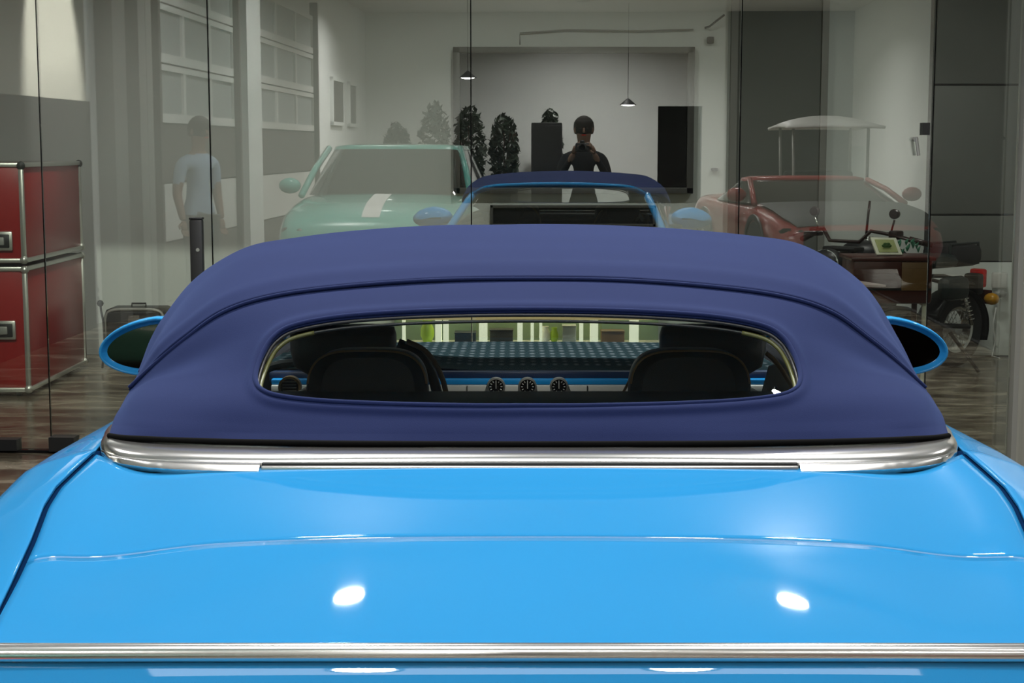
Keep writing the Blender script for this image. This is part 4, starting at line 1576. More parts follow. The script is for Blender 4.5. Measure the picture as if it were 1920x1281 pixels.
# picture
p4 = [U(1632, 445, CD + .05), U(1680, 446, CD + .05), U(1691, 477, CD + .0), U(1643, 477, CD + .0)]
e = empty('framed_picture', tuple(p4[3]), 'small cream framed picture leaning on the brown chest', 'picture', world_mesh=True)
pz = [(p[0], p[1] - .015 if i > 1 else p[1], p[2]) for i, p in enumerate(p4)]


def quad_plate(P, th, inset=0.0, lift=0.0):
    P = [Vector(p) for p in P]
    c = sum(P, Vector()) / 4
    n = (P[1] - P[0]).cross(P[3] - P[0]).normalized()
    if n.y > 0:
        n = -n
    Q = [p + (c - p) * inset + n * lift for p in P]
    return MB().add([*Q, *[q - n * th for q in Q]], [(0, 1, 2, 3), (7, 6, 5, 4), (0, 4, 5, 1), (1, 5, 6, 2), (2, 6, 7, 3), (3, 7, 4, 0)])


quad_plate(pz, .015).build('frame', M['paper'], e, smooth=False)
ov = quad_plate(pz, .004, .26, .003).build('print', mat('pale_green_print', (.30, .33, .12), rough=.6), e, smooth=False)
cc = sum([Vector(p) for p in pz], Vector()) / 4
n_ = Vector((0, -1, .25)).normalized()
mb = MB()
for k in range(6):
    a = k * PI / 3
    mb.sphere(tuple(cc + n_ * .009 + Vector((.017 * math.cos(a), 0, .012 * math.sin(a)))), (.014, .003, .009), n=8)
mb.sphere(tuple(cc + n_ * .01), (.012, .004, .012), n=8)
mb.build('motif', M['green'], e, smooth=True)
# green leafy spray behind the picture
mb = MB()
rr = random.Random(3)
c0 = U(1703, 470, CD + .15)
for k in range(12):
    a, t = rr.uniform(0, 2 * PI), rr.uniform(.02, .07)
    q = Vector((c0[0] + t * math.cos(a), c0[1] + .03 * math.sin(a), zb + .015 + rr.uniform(0, .07)))
    mb.tube([(q.x, q.y, q.z - .02), q, (q.x + .012, q.y, q.z + .02)], [.002, .011, .002], n=5)
tag(mb.build('green_sprig', mat('teal_green_leaf', (.03, .16, .09), rough=.6), None, off=(0, 0, 0)), 'small green sprig lying on the brown chest behind the picture', 'plant')
# pale pointed table in front
TBD = 9.05
e = empty('side_table', (xpx(1600, 530, TBD), TBD + .1, 0), 'pale pointed side table just right of the soft top', 'table', world_mesh=True)
zt = zpx(534, TBD)
tri = [(xpx(1661, 534, TBD), TBD), (xpx(1540, 536, TBD), TBD - .02), (xpx(1540, 500, 9.4), 9.4), (xpx(1598, 510, 9.4), 9.4)]
MB().prism([(p[0], p[1]) for p in tri], zt - .012, zt, plane='XY').build('table_top', mat('pink_grey_marble', (.50, .40, .38), rough=.3), e, smooth=False)
MB().tube([(xpx(1580, 530, 9.15), 9.18, 0), (xpx(1580, 530, 9.15), 9.18, zt - .01)], .015, n=10).build('leg', M['black'], e)
MB().lathe([(.001, .012), (.15, .012), (.15, 0), (.001, 0)], c=(xpx(1580, 530, 9.15), 9.18, 0), n=24).build('base', M['black'], e)

# ---- the motorcycle: rear wheel right, handlebars left
rax = Vector((xpx(1786, 610, 11.35), 11.35, .31))
hdl = Vector((xpx(1540, 440, 10.3), 10.3, 1.0))
dirv = Vector((hdl.x - rax.x, hdl.y - rax.y, 0))
L_ = dirv.length
dirv.normalize()
ang = math.atan2(dirv.y, dirv.x)                 # local +X points to the bike's front
bk = empty('motorcycle', (rax.x, rax.y, 0), 'black motorcycle with amber indicators and red tail lamp by the right wall', 'motorcycle', rz=ang)
bk.scale = (1.17, 1.17, .97)


def bwheel(name, x, r, tw):
    t = MB().lathe([(r - 2 * tw, -tw * .75), (r - tw * .8, -tw), (r - tw * .15, -tw * .7), (r, 0), (r - tw * .15, tw * .7), (r - tw * .8, tw), (r - 2 * tw, tw * .75)], c=(x, 0, r), axis='Y', n=40, closed=True).build(name, M['rubber'], bk)
    MB().lathe([(r - 2 * tw, -tw * .7), (r - 2 * tw, tw * .7), (r - 2.35 * tw, tw * .6), (r - 2.35 * tw, -tw * .6)], c=(x, 0, r), axis='Y', n=40, closed=True).build('rim', M['chrome'], t)
    mb = MB()
    for k in range(28):
        a = 2 * PI * k / 28
        b = a + (.35 if k % 2 else -.35)
        sd = .028 if (k // 2) % 2 else -.028
        mb.tube([(x + .035 * math.cos(b), sd, r + .035 * math.sin(b)), (x + (r - 2.2 * tw) * math.cos(a), 0, r + (r - 2.2 * tw) * math.sin(a))], .0022, n=4)
    mb.build('spokes', M['chrome'], t, smooth=False)
    MB().lathe([(.001, -.05), (.04, -.045), (.032, 0), (.04, .045), (.001, .05)], c=(x, 0, r), axis='Y', n=20).build('hub', M['satin'], t)
    return t


RW = .28
bwheel('rear_wheel', 0, RW, .055)
FWX = 1.38
bwheel('front_wheel', FWX, RW, .048)
mb = MB()
for sy in (-1, 1):
    mb.tube([(0, sy * .11, .31), (.42, sy * .12, .36), (.55, sy * .11, .42)], .018, n=8)
    mb.tube([(-.02, sy * .12, .62), (.30, sy * .12, .70), (.62, sy * .10, .72)], .014, n=8)
    mb.tube([(.62, sy * .10, .72), (1.08, sy * .04, .86)], .016, n=8)
    mb.tube([(.50, sy * .11, .28), (.95, sy * .09, .26), (1.10, sy * .04, .80)], .016, n=8)
mb.build('frame_tubes', M['black'], bk, smooth=True)
for sy in (-1, 1):
    mb = MB().tube([(0.03, sy * .15, .33), (.16, sy * .15, .64)], .012, n=8)
    pts, rs = [], []
    for k in range(60):
        a = k * PI / 4
        t = k / 60
        pts.append((0.05 + .10 * t + .026 * math.cos(a) * .9, sy * .15 + .026 * math.sin(a), .37 + .23 * t))
    mb.tube(pts, .005, n=5)
    mb.build('rear_shock', M['chrome'], bk, smooth=True)
mb = MB()
mb.box((.72, 0, .40), (.34, .22, .20), bev=.04)
mb.lathe([(.10, -.15), (.10, .15)], c=(.66, 0, .38), axis='Y', n=24)
for k in range(6):
    mb.box((.82, 0, .50 + .028 * k), (.17, .19, .012), bev=.004)
mb.box((.82, 0, .60), (.11, .13, .22), bev=.02)
mb.build('engine', M['greyd'], bk)
MB().tube([(.86, -.13, .56), (.98, -.15, .40), (.86, -.17, .26), (.3, -.19, .27), (-.22, -.20, .34)], [.02, .02, .02, .034, .036], n=10).build('exhaust_pipe', M['chrome'], bk, smooth=True)
# tank
rows_ = []
for x, hw_, z_, hz_ in ((.60, .02, .82, .02), (.63, .10, .83, .07), (.75, .135, .85, .10), (.92, .14, .87, .11), (1.03, .10, .88, .08), (1.08, .02, .88, .02)):
    rows_.append([(x, hw_ * math.copysign(abs(math.cos(a)) ** .8, math.cos(a)), z_ + hz_ * math.sin(a)) for a in np.linspace(0, 2 * PI, 25)])
MB().grid(crom(np.array(rows_), np.linspace(0, 5, 20))).build('fuel_tank', M['black'], bk, smooth=True)
MB().lathe([(.001, .03), (.03, .03), (.034, 0)], c=(.90, 0, .975), n=16).build('filler_cap', M['chrome'], bk)
# seat, bag
MB().box((.33, 0, .80), (.62, .24, .10), bev=.045).build('seat', M['leather'], bk)
bag = MB().box((.03, .0, .83), (.30, .26, .16), bev=.05).build('luggage_bag', M['blackcloth'], bk)
for sy in (-.08, .08):
    MB().tube([(-.13, sy, .76), (-.125, sy, .915), (.18, sy, .915), (.185, sy, .76)], .010, n=6).build('bag_strap', M['leather'], bag)
pan = MB().box((.32, -.20, .62), (.24, .10, .17), bev=.05).build('side_pannier', M['leather'], bk)
MB().box((.32, -.255, .66), (.23, .012, .09), bev=.005).build('pannier_flap', M['black'], pan)
MB().box((.32, -.263, .62), (.03, .012, .07), bev=.004).build('pannier_buckle', M['chrome'], pan)
pan = MB().box((.32, .20, .62), (.24, .10, .17), bev=.05).build('side_pannier', M['leather'], bk)


def fender(x, r, a0, a1, wd, name, m_):
    rows_ = []
    for a in np.linspace(a0, a1, 24):
        row = []
        for t in np.linspace(-1, 1, 9):
            rr_ = r - .022 * t * t
            row.append((x + rr_ * math.cos(a), wd * t, RW + rr_ * math.sin(a)))
        rows_.append(row)
    o = MB().grid(np.array(rows_)).build(name, m_, bk, smooth=True)
    md_ = o.modifiers.new('thickness', 'SOLIDIFY')
    md_.thickness = .004
    return o


fender(0, RW + .035, R(20), R(200), .075, 'rear_mudguard', M['black'])
fender(FWX, RW + .035, R(20), R(150), .065, 'front_mudguard', M['chrome'])
# fork, bars
for sy in (-1, 1):
    MB().tube([(FWX, sy * .085, RW), (1.14, sy * .085, .92)], [.024, .019], n=10).build('fork_leg', M['chrome'], bk, smooth=True)
MB().sphere((1.27, 0, .84), (.09, .10, .10), n=18).build('headlamp', M['black'], bk)
MB().lathe([(.095, 0), (.07, .03), (.001, .045)], c=(1.30, 0, .84), axis='X', n=20).build('headlamp_lens', M['doorwin'], bk)
MB().box((1.13, 0, .93), (.10, .22, .03), bev=.01).build('fork_yoke', M['black'], bk)
M['ember'] = mat('dark_handlebar_enamel', (.02, .006, .004), rough=.4)
mbx = MB().tube([(.94, -.40, .975), (1.03, -.26, 1.03), (1.10, -.16, 1.055), (1.12, -.10, .98), (1.12, .10, .98), (1.10, .16, 1.055), (1.03, .26, 1.03), (.94, .40, .975)], .0125, n=8)
hb = mbx.build('handlebar', M['ember'], bk, smooth=True)
for sy in (-1, 1):
    MB().tube([(.985, sy * .33, 1.005), (.92, sy * .44, .965)], .020, n=10).build('grip', M['ember'], hb, smooth=True)
    MB().box((1.02, sy * .27, 1.03), (.07, .06, .06), bev=.012).build('switch_cluster', M['ember'], hb)
    MB().tube([(1.05, sy * .25, 1.03), (1.09, sy * .34, 1.02), (1.04, sy * .45, .985)], [.009, .007, .009], n=6).build('brake_lever', M['ember'], hb, smooth=True)
    mr = MB().tube([(1.03, sy * .24, 1.03), (1.04, sy * .27, 1.15 if sy < 0 else 1.13)], .006, n=6).build('mirror_stem', M['chrome'] if sy < 0 else M['ember'], bk, smooth=True)
    MB().lathe([(.001, -.01), (.032, -.008), (.034, .004), (.028, .012)], c=(1.04, sy * .27, 1.17), axis='X', n=18).build('mirror_head', M['ember'], mr)
    ind = MB().sphere((1.16, sy * .20, .86), (.03, .045, .03), n=10).build('front_indicator', M['orange'], bk)
    # rear indicators
    MB().sphere((-.20, sy * .14, .50), (.04, .05, .045), n=12).build('rear_indicator', M['orange'], bk)
MB().tube([(1.06, .10, 1.0), (1.13, .16, 1.16), (1.06, .12, 1.25)], .007, n=6).build('brake_cable', M['ember'], bk, smooth=True)
# tail
MB().box((-.22, 0, .60), (.07, .11, .16), bev=.02).build('tail_bracket', M['black'], bk)
MB().box((-.27, 0, .64), (.05, .10, .14), bev=.015).build('tail_lamp', M['redlens'], bk)
MB().box((-.30, 0, .50), (.012, .17, .11), rz=0, ry=R(12), bev=.004).build('number_plate', M['wood'], bk)
MB().box((.10, -.20, .33), (.10, .03, .06), bev=.012).build('side_reflector', M['orange'], bk)
MB().tube([(.28, .16, .30), (.18, .30, .02)], .012, n=8).build('kick_stand', M['black'], bk)

# =================================================================== THINGS IN THE HALL, MIRRORED IN THE GLASS
def car_generic(name, loc, rz, label, cat, paint, L=4.9, W=1.98, Ht=1.62, hood=1.05, suv=True, stripe=False, ragtop=None):
    e = empty(name, loc, label, cat, rz=rz)
    bw = W / 2
    # local +X is the nose; sections along X: (x, half width, belt z, bottom z)
    st = [(-L / 2, bw * .80, hood * .86, .42), (-L / 2 + .08, bw * .92, hood * .97, .32), (-L / 2 + .5, bw * .99, hood * 1.0, .26), (-.6, bw, hood * .98, .24), (.6, bw, hood * .96, .24), (L / 2 - 1.3, bw * .99, hood * .95, .24),
          (L / 2 - .6, bw * .98, hood * .88, .26), (L / 2 - .18, bw * .93, hood * .76, .28), (L / 2 - .03, bw * .84, hood * .62, .32), (L / 2, bw * .72, hood * .50, .40)]
    st = crom(np.array(st), np.linspace(0, len(st) - 1, 46))
    P = []
    for x, hw, zt, zb in st:
        c = [(-0.0, zt + .03), (hw * .5, zt + .022), (hw * .82, zt - .005), (hw * .95, zt - .07), (hw, zt - .20), (hw * .985, (zt + zb) / 2), (hw * .97, zb + .1), (hw * .90, zb)]
        c = crom(np.array(c), np.linspace(0, 7, 20))
        r_ = [(x, -a, b) for a, b in c[::-1]] + [(x, a, b) for a, b in c[1:]]
        P.append(r_)
    mb = MB().grid(np.array(P))
    n_ = len(P[0])
    mb.add(P[0], [tuple(range(n_))])
    mb.add(P[-1], [tuple(range(n_))])
    body = mb.build('body_shell', paint, e, smooth=None, angle=50)
    # greenhouse
    cw0, cw1 = L / 2 - 1.30, L / 2 - 2.15
    rb0, rb1 = -L / 2 + (.25 if suv else .9), -L / 2 + (.75 if suv else 1.6)
    zb = hood * .96
    gh = []
    for t in np.linspace(0, 1, 18):
        zz = zb + (Ht - .05 - zb) * t
        f = cw0 + (cw1 - cw0) * t ** 1.1
        r = rb0 + (rb1 - rb0) * t
        hw = bw * (.93 - .20 * t)
        ring = []
        for a in np.linspace(0, 2 * PI, 41):
            ca, sa = math.cos(a), math.sin(a)
            ring.append(((f + r) / 2 + (f - r) / 2 * math.copysign(abs(ca) ** .35, ca) - .12 * 0, hw * math.copysign(abs(sa) ** .42, sa), zz))
        gh.append(ring)
    MB().grid(np.array(gh)).build('glasshouse', M['darkglass'], e, smooth=True)
    f, r, hw = cw1, rb1, bw * .73
    rf = []
    for s, z in ((1.02, Ht - .07), (1.0, Ht - .03), (.85, Ht - .008), (.5, Ht), (.01, Ht + .002)):
        rf.append([((f + r) / 2 + (f - r) / 2 * s * math.copysign(abs(math.cos(a)) ** .35, math.cos(a)), hw * s * math.copysign(abs(math.sin(a)) ** .42, math.sin(a)), z) for a in np.linspace(0, 2 * PI, 41)])
    MB().grid(np.array(rf)).build('roof', ragtop or paint, e, smooth=True)
    for sy in (-1, 1):
        MB().tube([(cw0, sy * bw * .90, zb), ((cw0 + cw1) / 2, sy * bw * .82, zb + (Ht - zb) * .5), (cw1, sy * bw * .73, Ht - .05)], .035, n=8).build('windscreen_pillar', paint, e, smooth=True)
        m_ = MB().sphere((cw0 - .22, sy * (bw + .06), zb + .10), (.07, .12, .085), n=14).build('wing_mirror', paint, e)
        hl = MB().sphere((L / 2 - .22, sy * bw * .72, hood * .68), (.12, .20, .06), n=14).build('headlamp', M['darkglass'], e)
        MB().sphere((L / 2 - .12, sy * bw * .70, hood * .68), (.05, .06, .03), n=10).build('headlamp_bulb', M['chrome'], hl)
        for x in (L / 2 - .95, -L / 2 + .95):
            MB().lathe([(.27, -.12), (.35, -.10), (.37, 0), (.35, .10), (.27, .12)], c=(x, sy * (bw - .10), .37), axis='Y', n=28).build('wheel', M['rubber'], e)
            MB().lathe([(.001, sy * .12), (.05, sy * .13), (.27, sy * .11), (.28, sy * .08)], c=(x, sy * (bw - .10), .37), axis='Y', n=20).build('wheel_rim', M['satin'], e)
            MB().lathe([(.42, -.01), (.42, .012), (.36, .012), (.36, -.01)], c=(x, sy * (bw + .0), .39), axis='Y', n=28, closed=True).build('arch_trim', M['black'], e)
    MB().box((L / 2 - .0, 0, hood * (.40 if suv else .48)), (.06, W * (.55 if suv else .70), .20 if suv else .42), bev=.02).build('front_grille', M['black'], e)  # enlarged on the low car to darken its mirrored nose
    if not suv:
        xs_ = np.linspace(L / 2 - 1.32, L / 2 - .12, 16)
        P = []
        for x in xs_:
            zt = float(np.interp(x, st[:, 0], st[:, 2]))
            P.append([(x, y * bw * .86 * (1 - .25 * max(0, (x - L / 2 + .5) / .5) ** 2), zt + .036 - .02 * abs(y) ** 3) for y in np.linspace(-1, 1, 13)])
        MB().grid(np.array(P)).build('dark_bonnet_cover', M['greyd'], e, smooth=True)  # dark cover added so the mirrored bonnet reads dark
    if stripe:
        xs_ = np.linspace(L / 2 - 1.28, L / 2 - .2, 14)
        P = []
        for x in xs_:
            zt = float(np.interp(x, st[:, 0], st[:, 2]))
            P.append([(x, y, zt + .034) for y in (-.07, .11)])
        MB().grid(np.array(P)).build('bonnet_stripe', M['whitepaint'], e, smooth=True)
    return e


p = H(-2.05, 0.55 - 2.45, 0)
car_generic('mint_car', p, PI / 2 - GA, 'mint green sport utility car with a white bonnet stripe, reflected in the glass', 'car', M['mint'], L=4.9, W=1.98, Ht=1.60, hood=1.10, stripe=True)
p = H(2.75, -3.6, 0)
car_generic('red_car', p, PI / 2 - GA + R(-9), 'low red sports car, reflected pink in the right half of the glass', 'car', M['redpaint'], L=4.3, W=2.0, Ht=1.22, hood=.95, suv=False)

e = empty('floor_mat', H(4.2, 1.4, 0), 'black sheet added along the right hall wall to darken the mirrored floor', 'mat', rz=-GA)  # dark sheet out of view, added to keep the reflected floor dark
MB().box((0, 0, .008), (2.0, 6.4, .014), bev=.004).build('dark_sheet', M['seal'], e)
for sx_ in (-1, 1):
    MB().box((sx_ * 1.01, 0, .007), (.05, 6.4, .012), bev=.003).build('edge_strip', M['rubber'], e)

# golf cart with white canopy
gc = empty('golf_cart', H(3.6, -8.2), 'golf cart with a white canopy roof standing behind the red car', 'golf cart', rz=PI / 2 - GA)
MB().box((0, 0, .42), (2.2, 1.15, .22), bev=.06).build('chassis', M['whitepaint'], gc)
MB().box((.95, 0, .70), (.45, 1.12, .45), bev=.12).build('front_cowl', M['whitepaint'], gc)
MB().box((-.25, 0, .72), (.5, 1.05, .16), bev=.05).build('bench_seat', M['leather'], gc)
MB().box((-.50, 0, 1.0), (.12, 1.05, .42), bev=.05).build('seat_back', M['leather'], gc)
for x in (.75, -.8):
    for sy in (-1, 1):
        MB().tube([(x, sy * .52, .6), (x - .08, sy * .54, 1.88)], .022, n=8).build('canopy_post', M['steelgrey'], gc, smooth=True)
        MB().lathe([(.12, -.09), (.21, -.08), (.23, 0), (.21, .08), (.12, .09), (.001, .07)], c=(x + .1, sy * .52, .23), axis='Y', n=20).build('wheel', M['rubber'], gc)
rows_ = [[(x, y, 1.86 + .17 * math.cos(x / 1.15 * PI / 2) ** .6 * math.cos(y / .70 * PI / 2 * .98) ** .6) for y in np.linspace(-.70, .70, 17)] for x in np.linspace(-1.14, 1.14, 17)]
cn = MB().grid(np.array(rows_)).build('canopy', M['whitepaint'], gc, smooth=True)
md = cn.modifiers.new('thickness', 'SOLIDIFY')
md.thickness = .04
MB().box((.66, 0, 1.28), (.02, 1.0, .60)).build('windshield', M['carglass'], gc, smooth=False)


# ---- people, as one continuous skinned body each --------------------------------------
def person(name, loc, rz, label, J, E, rad, scheme, hairc, head_c, face=(1, 0, 0), sc=1.0, ponytail=False):
    """J joints, E edges, rad radii; body grown with a Skin modifier, then coloured by height / limb"""
    e = empty(name, loc, label, 'person', rz=rz)
    me = bpy.data.meshes.new('body')
    me.from_pydata(J, E, [])
    o = bpy.data.objects.new('body', me)
    COL.objects.link(o)
    md1 = o.modifiers.new('skin', 'SKIN')
    for i, r_ in enumerate(rad):
        me.skin_vertices[0].data[i].radius = (r_, r_ * (1.0 if not hasattr(r_, '__len__') else 1)) if not hasattr(r_, '__len__') else r_
    me.skin_vertices[0].data[0].use_root = True
    md1.branch_smoothing = 0.6
    md2 = o.modifiers.new('sub', 'SUBSURF')
    md2.levels = md2.render_levels = 2
    dg = bpy.context.evaluated_depsgraph_get()
    nm = bpy.data.meshes.new_from_object(o.evaluated_get(dg))
    o.modifiers.clear()
    o.data = nm
    for m_ in ('skin', scheme['top'], scheme['legs'], 'black'):
        nm.materials.append(M[m_])
    for f in nm.polygons:
        f.use_smooth = True
        f.material_index = scheme['fn'](f.center)
    o.parent = e
    # head features
    hx, hy, hz = head_c
    F = Vector(face).normalized()
    S = Vector((-F.y, F.x, 0))
    hc = Vector(head_c)
    hb = MB()
    for k in range(1):
        n = 20
        vs = []
        for i in range(12):
            t = PI * i / 11
            for q in range(n):
                a = 2 * PI * q / n
                d = Vector((math.sin(t) * math.cos(a), math.sin(t) * math.sin(a), math.cos(t)))
                # cap of hair: thicker at the back and top, absent over the face
                fr_ = d.dot(F)
                if d.z < .25 and fr_ > -.1:
                    rr_ = .088
                else:
                    rr_ = .112 if d.z > -.6 else .09
                vs.append(hc + Vector((0, 0, .02)) + Vector((d.x * rr_, d.y * rr_, d.z * rr_ * 1.15)))
        fs = [(i * n + q, (i + 1) * n + q, (i + 1) * n + (q + 1) % n, i * n + (q + 1) % n) for i in range(11) for q in range(n)]
        hb.add(vs, fs)
    hb.build('hair', M[hairc], e, smooth=True)
    if ponytail:
        MB().tube([hc - F * .09 + Vector((0, 0, .04)), hc - F * .13 + Vector((0, 0, -.06)), hc - F * .11 + Vector((0, 0, -.22))], [.03, .04, .015], n=8).build('ponytail', M[hairc], e, smooth=True)
    for sgn in (-1, 1):
        MB().sphere(hc + F * .092 + S * (.032 * sgn) + Vector((0, 0, .012)), .012, n=8).build('eye', M['black'], e)
        MB().sphere(hc + S * (.088 * sgn) - F * .005, (.016, .016, .030), n=8).build('ear', M['skin'], e)
    MB().tube([hc + F * .090 + Vector((0, 0, .02)), hc + F * .112 + Vector((0, 0, -.022))], [.008, .014], n=6).build('nose', M['skin'], e, smooth=True)
    MB().box(hc + F * .092 + Vector((0, 0, -.050)), (.012 if abs(F.x) > .5 else .045, .045 if abs(F.x) > .5 else .012, .009), bev=.003).build('mouth', M['redlens'], e)
    return e


def hand(parent, wrist, dirv, palm_n, curl=.6, size=1.0):
    """palm and five separate bent fingers grown from the wrist"""
    w0 = Vector(wrist)
    D = Vector(dirv).normalized()
    N = Vector(palm_n).normalized()
    S = D.cross(N).normalized()
    mb = MB()
    pc = w0 + D * .045 * size
    mb.tube([w0, w0 + D * .03, w0 + D * .085 * size], [.022, .034, .030], n=10, flat=.55)
    for k, (off_, ln) in enumerate(((-.030, .062), (-.010, .074), (.010, .070), (.029, .055))):
        a = w0 + D * .080 * size + S * off_
        b = a + (D * math.cos(curl * .5) + N * math.sin(curl * .5)) * ln * .45
        c = b + (D * math.cos(curl * 1.4) + N * math.sin(curl * 1.4)) * ln * .32
        d = c + (D * math.cos(curl * 2.1) + N * math.sin(curl * 2.1)) * ln * .25
        mb.tube([a, b, c, d], [.0095, .009, .008, .006], n=6)
    a = w0 + D * .025 - S * .028
    b = a + (D * .6 - S * .8).normalized() * .035
    c = b + (D * .85 - S * .2 + N * .5).normalized() * .030
    mb.tube([a, b, c], [.013, .011, .008], n=6)
    mb.build('hand', M['skin'], parent, smooth=True)


# standing man in a light blue T-shirt, in profile to the glass
Jm = [(0, 0, .98), (0, 0, 1.12), (0, 0, 1.30), (0, 0, 1.44), (.01, 0, 1.54), (.03, 0, 1.66), (.035, 0, 1.75),
      (0, .19, 1.42), (-.02, .24, 1.15), (.05, .23, .90), (0, -.19, 1.42), (-.02, -.24, 1.15), (.05, -.23, .90),
      (0, .10, .92), (.02, .11, .50), (-.02, .12, .09), (.12, .13, .04), (0, -.10, .92), (.05, -.11, .50), (.04, -.12, .09), (.18, -.13, .04)]
Em = [(0, 1), (1, 2), (2, 3), (3, 4), (4, 5), (5, 6), (3, 7), (7, 8), (8, 9), (3, 10), (10, 11), (11, 12), (0, 13), (13, 14), (14, 15), (15, 16), (0, 17), (17, 18), (18, 19), (19, 20)]
Rm = [(.14, .12), (.14, .12), (.15, .12), (.12, .10), .055, .088, .075, .068, .046, .030, .068, .046, .030, .095, .062, .042, .035, .095, .062, .042, .035]


def fn_m(c):
    if c.z > 1.50 or (abs(c.y) > .17 and c.z < 1.24 and c.z > .85 and abs(c.y) > .19):
        return 0
    if c.z > .96:
        return 1
    return 2 if c.z > .10 else 3


man = person('standing_person', H(-3.49, 1.5), -GA + R(35), 'person in a light blue T-shirt and grey trousers standing by the garage doors', Jm, Em, Rm, {'top': 'shirt', 'legs': 'denim', 'fn': fn_m}, 'hair', (.035, 0, 1.70), (1, 0, 0))
hand(man, (.05, .23, .90), (.15, 0, -1), (1, 0, 0), .5)
hand(man, (.05, -.23, .90), (.15, 0, -1), (1, 0, 0), .5)

# the photographer behind the camera
Jp = [(0, 0, 1.0), (0, 0, 1.14), (0, .01, 1.34), (0, 0, 1.48), (0, .02, 1.575), (0, .05, 1.69), (0, .05, 1.79),
      (.19, 0, 1.45), (.26, .10, 1.22), (.10, .33, 1.50), (-.19, 0, 1.45), (-.26, .10, 1.22), (-.10, .33, 1.50),
      (.10, 0, .94), (.13, .02, .51), (.14, 0, .09), (.15, .14, .04), (-.10, 0, .94), (-.13, .02, .51), (-.14, 0, .09), (-.15, .14, .04)]


def fn_p(c):
    if c.z > 1.555 or (c.y > .30 and c.z > 1.2):
        return 0
    if c.z > .98:
        return 1
    return 2 if c.z > .10 else 3


ph = person('photographer', H(0.02, -0.50), -GA, 'person in black clothes holding a camera up, reflected in the television', Jp, Em, Rm, {'top': 'blackcloth', 'legs': 'blackcloth', 'fn': fn_p}, 'hair', (0, .05, 1.735), (0, 1, 0))
hand(ph, (.10, .33, 1.50), (-.2, .35, .6), (-1, 0, 0), .7)
hand(ph, (-.10, .33, 1.50), (.2, .35, .6), (1, 0, 0), .7)
cmr = empty('photo_camera', (0, -.06, CAMH - .05), 'black camera held by the photographer', 'camera')
MB().box((0, -.05, .05), (.14, .05, .09), bev=.012).build('camera_body', M['black'], cmr)
MB().box((0, -.05, .105), (.05, .045, .03), bev=.01).build('viewfinder_hump', M['black'], cmr)
MB().lathe([(.036, -.02), (.036, .035), (.032, .035), (.030, -.02)], c=(0, 0, .05), axis='Y', n=24, closed=True).build('lens_barrel', M['black'], cmr)


# ---- potted shrubs, crates and a cabinet along the far wall -----------------------------
def shrub(loc, h, rad, seed, label):
    e = empty('potted_shrub', loc, label, 'potted plant', group='potted shrubs along the far wall')
    MB().lathe([(.16, 0), (.24, .45), (.26, .45), (.23, .40)], n=18).build('pot', M['greyd'], e)
    r = random.Random(seed)
    st = MB()
    for k in range(5):
        a = r.uniform(0, 2 * PI)
        st.tube([(0, 0, .4), (.1 * math.cos(a), .1 * math.sin(a), h * .6), (.25 * math.cos(a), .25 * math.sin(a), h * .85)], [.02, .015, .006], n=5)
    st.build('stem', M['wood'], e)
    lv = MB()
    for k in range(700):
        u = r.uniform(-1, 1)
        a = r.uniform(0, 2 * PI)
        q = r.uniform(.5, 1) ** .5
        s = math.sqrt(1 - u * u)
        c = Vector((rad * q * s * math.cos(a), rad * q * s * math.sin(a), .55 * (h - .5) * 1 + .5 + (h - .55) * .5 * q * u))
        d = Vector((r.uniform(-1, 1), r.uniform(-1, 1), r.uniform(-1, 1))).normalized()
        t = d.cross(Vector((0, 0, 1))).normalized()
        lv.add([c - d * .10, c + t * .045, c + d * .10, c - t * .045 + Vector((0, 0, .01))], [(0, 1, 2, 3)])
    o = lv.build('foliage', M['foliage'], e, smooth=False)
    o['kind'] = 'stuff'
    return e


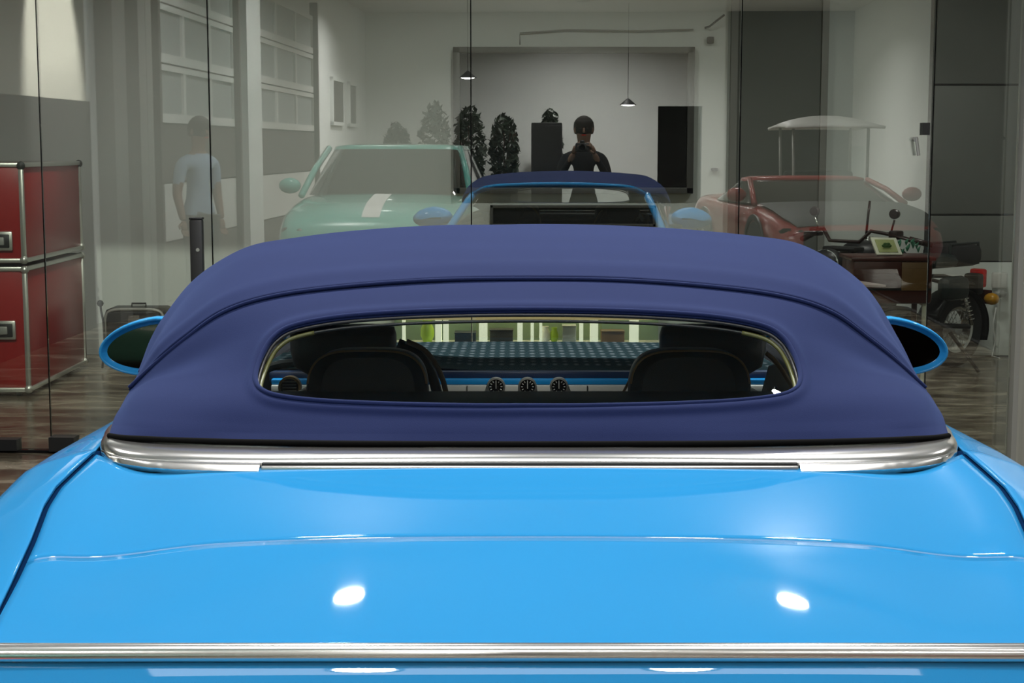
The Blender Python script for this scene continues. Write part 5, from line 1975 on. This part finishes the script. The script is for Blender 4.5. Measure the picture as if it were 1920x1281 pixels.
for k, (px, dv, h, rad) in enumerate(((745, 31, 2.0, .45), (815, 30.5, 2.35, .5), (880, 30, 2.3, .5), (945, 30.5, 2.15, .45), (1030, 31, 2.25, .40))):
    n = 2 * GD - dv
    s = (px - 1090) / FPX * dv
    shrub(H(s, n), h, rad * .62, k + 1, 'dark leafy shrub in a grey pot standing against the far wall of the hall')
s = (1025 - 1090) / FPX * 29
e = empty('tall_cabinet', H(s, 16 - 29), 'tall black cabinet in front of the shrubs', 'cabinet', rz=-GA)
MB().box((0, 0, 1.0), (.55, .45, 2.0), bev=.02).build('carcass', M['blackcloth'], e)
MB().box((0, .235, 1.0), (.50, .02, 1.9), bev=.01).build('cabinet_door', M['blackcloth'], e)
MB().tube([(.2, .25, .95), (.2, .27, .95), (.2, .27, 1.1), (.2, .25, 1.1)], .008, n=6).build('handle', M['satin'], e)
s = (780 - 1090) / FPX * 28
for j in range(3):
    e = empty('dark_sofa', H((700 + 110 * j - 1090) / FPX * 26, 16 - 26), 'dark upholstered lounge chair on the far side of the hall', 'chair', rz=-GA, group='dark lounge chairs')
    MB().box((0, 0, .28), (.85, .8, .30), bev=.06).build('seat', M['blackcloth'], e)
    MB().box((0, -.36, .65), (.85, .16, .60), bev=.06).build('backrest', M['blackcloth'], e)
    for sx_ in (-1, 1):
        MB().box((sx_ * .40, 0, .48), (.12, .78, .25), bev=.04).build('armrest', M['blackcloth'], e)
        for sy_ in (-1, 1):
            MB().tube([(sx_ * .36, sy_ * .33, 0), (sx_ * .36, sy_ * .33, .15)], .02, n=8).build('leg', M['satin'], e)
# pendant lamps
for px, py, dv in ((878, 148, 28), (1175, 198, 30)):
    s = (px - 1090) / FPX * dv
    z = CAMH + (276 - py) / FPX * dv
    e = empty('pendant_lamp', H(s, 16 - dv, HALL_H), 'pendant lamp hanging at the far end of the hall', 'pendant lamp', group='pendant lamps of the hall')
    MB().tube([(0, 0, 0), (0, 0, z - HALL_H + .1)], .006, n=6).build('cord', M['black'], e)
    MB().lathe([(.02, .12), (.16, .0), (.15, .0), (.015, .11)], c=(0, 0, z - HALL_H), n=20, closed=True).build('shade', M['black'], e)
    MB().sphere((0, 0, z - HALL_H + .01), (.13, .13, .03), n=12).build('bulb', M['lampglass'], e)
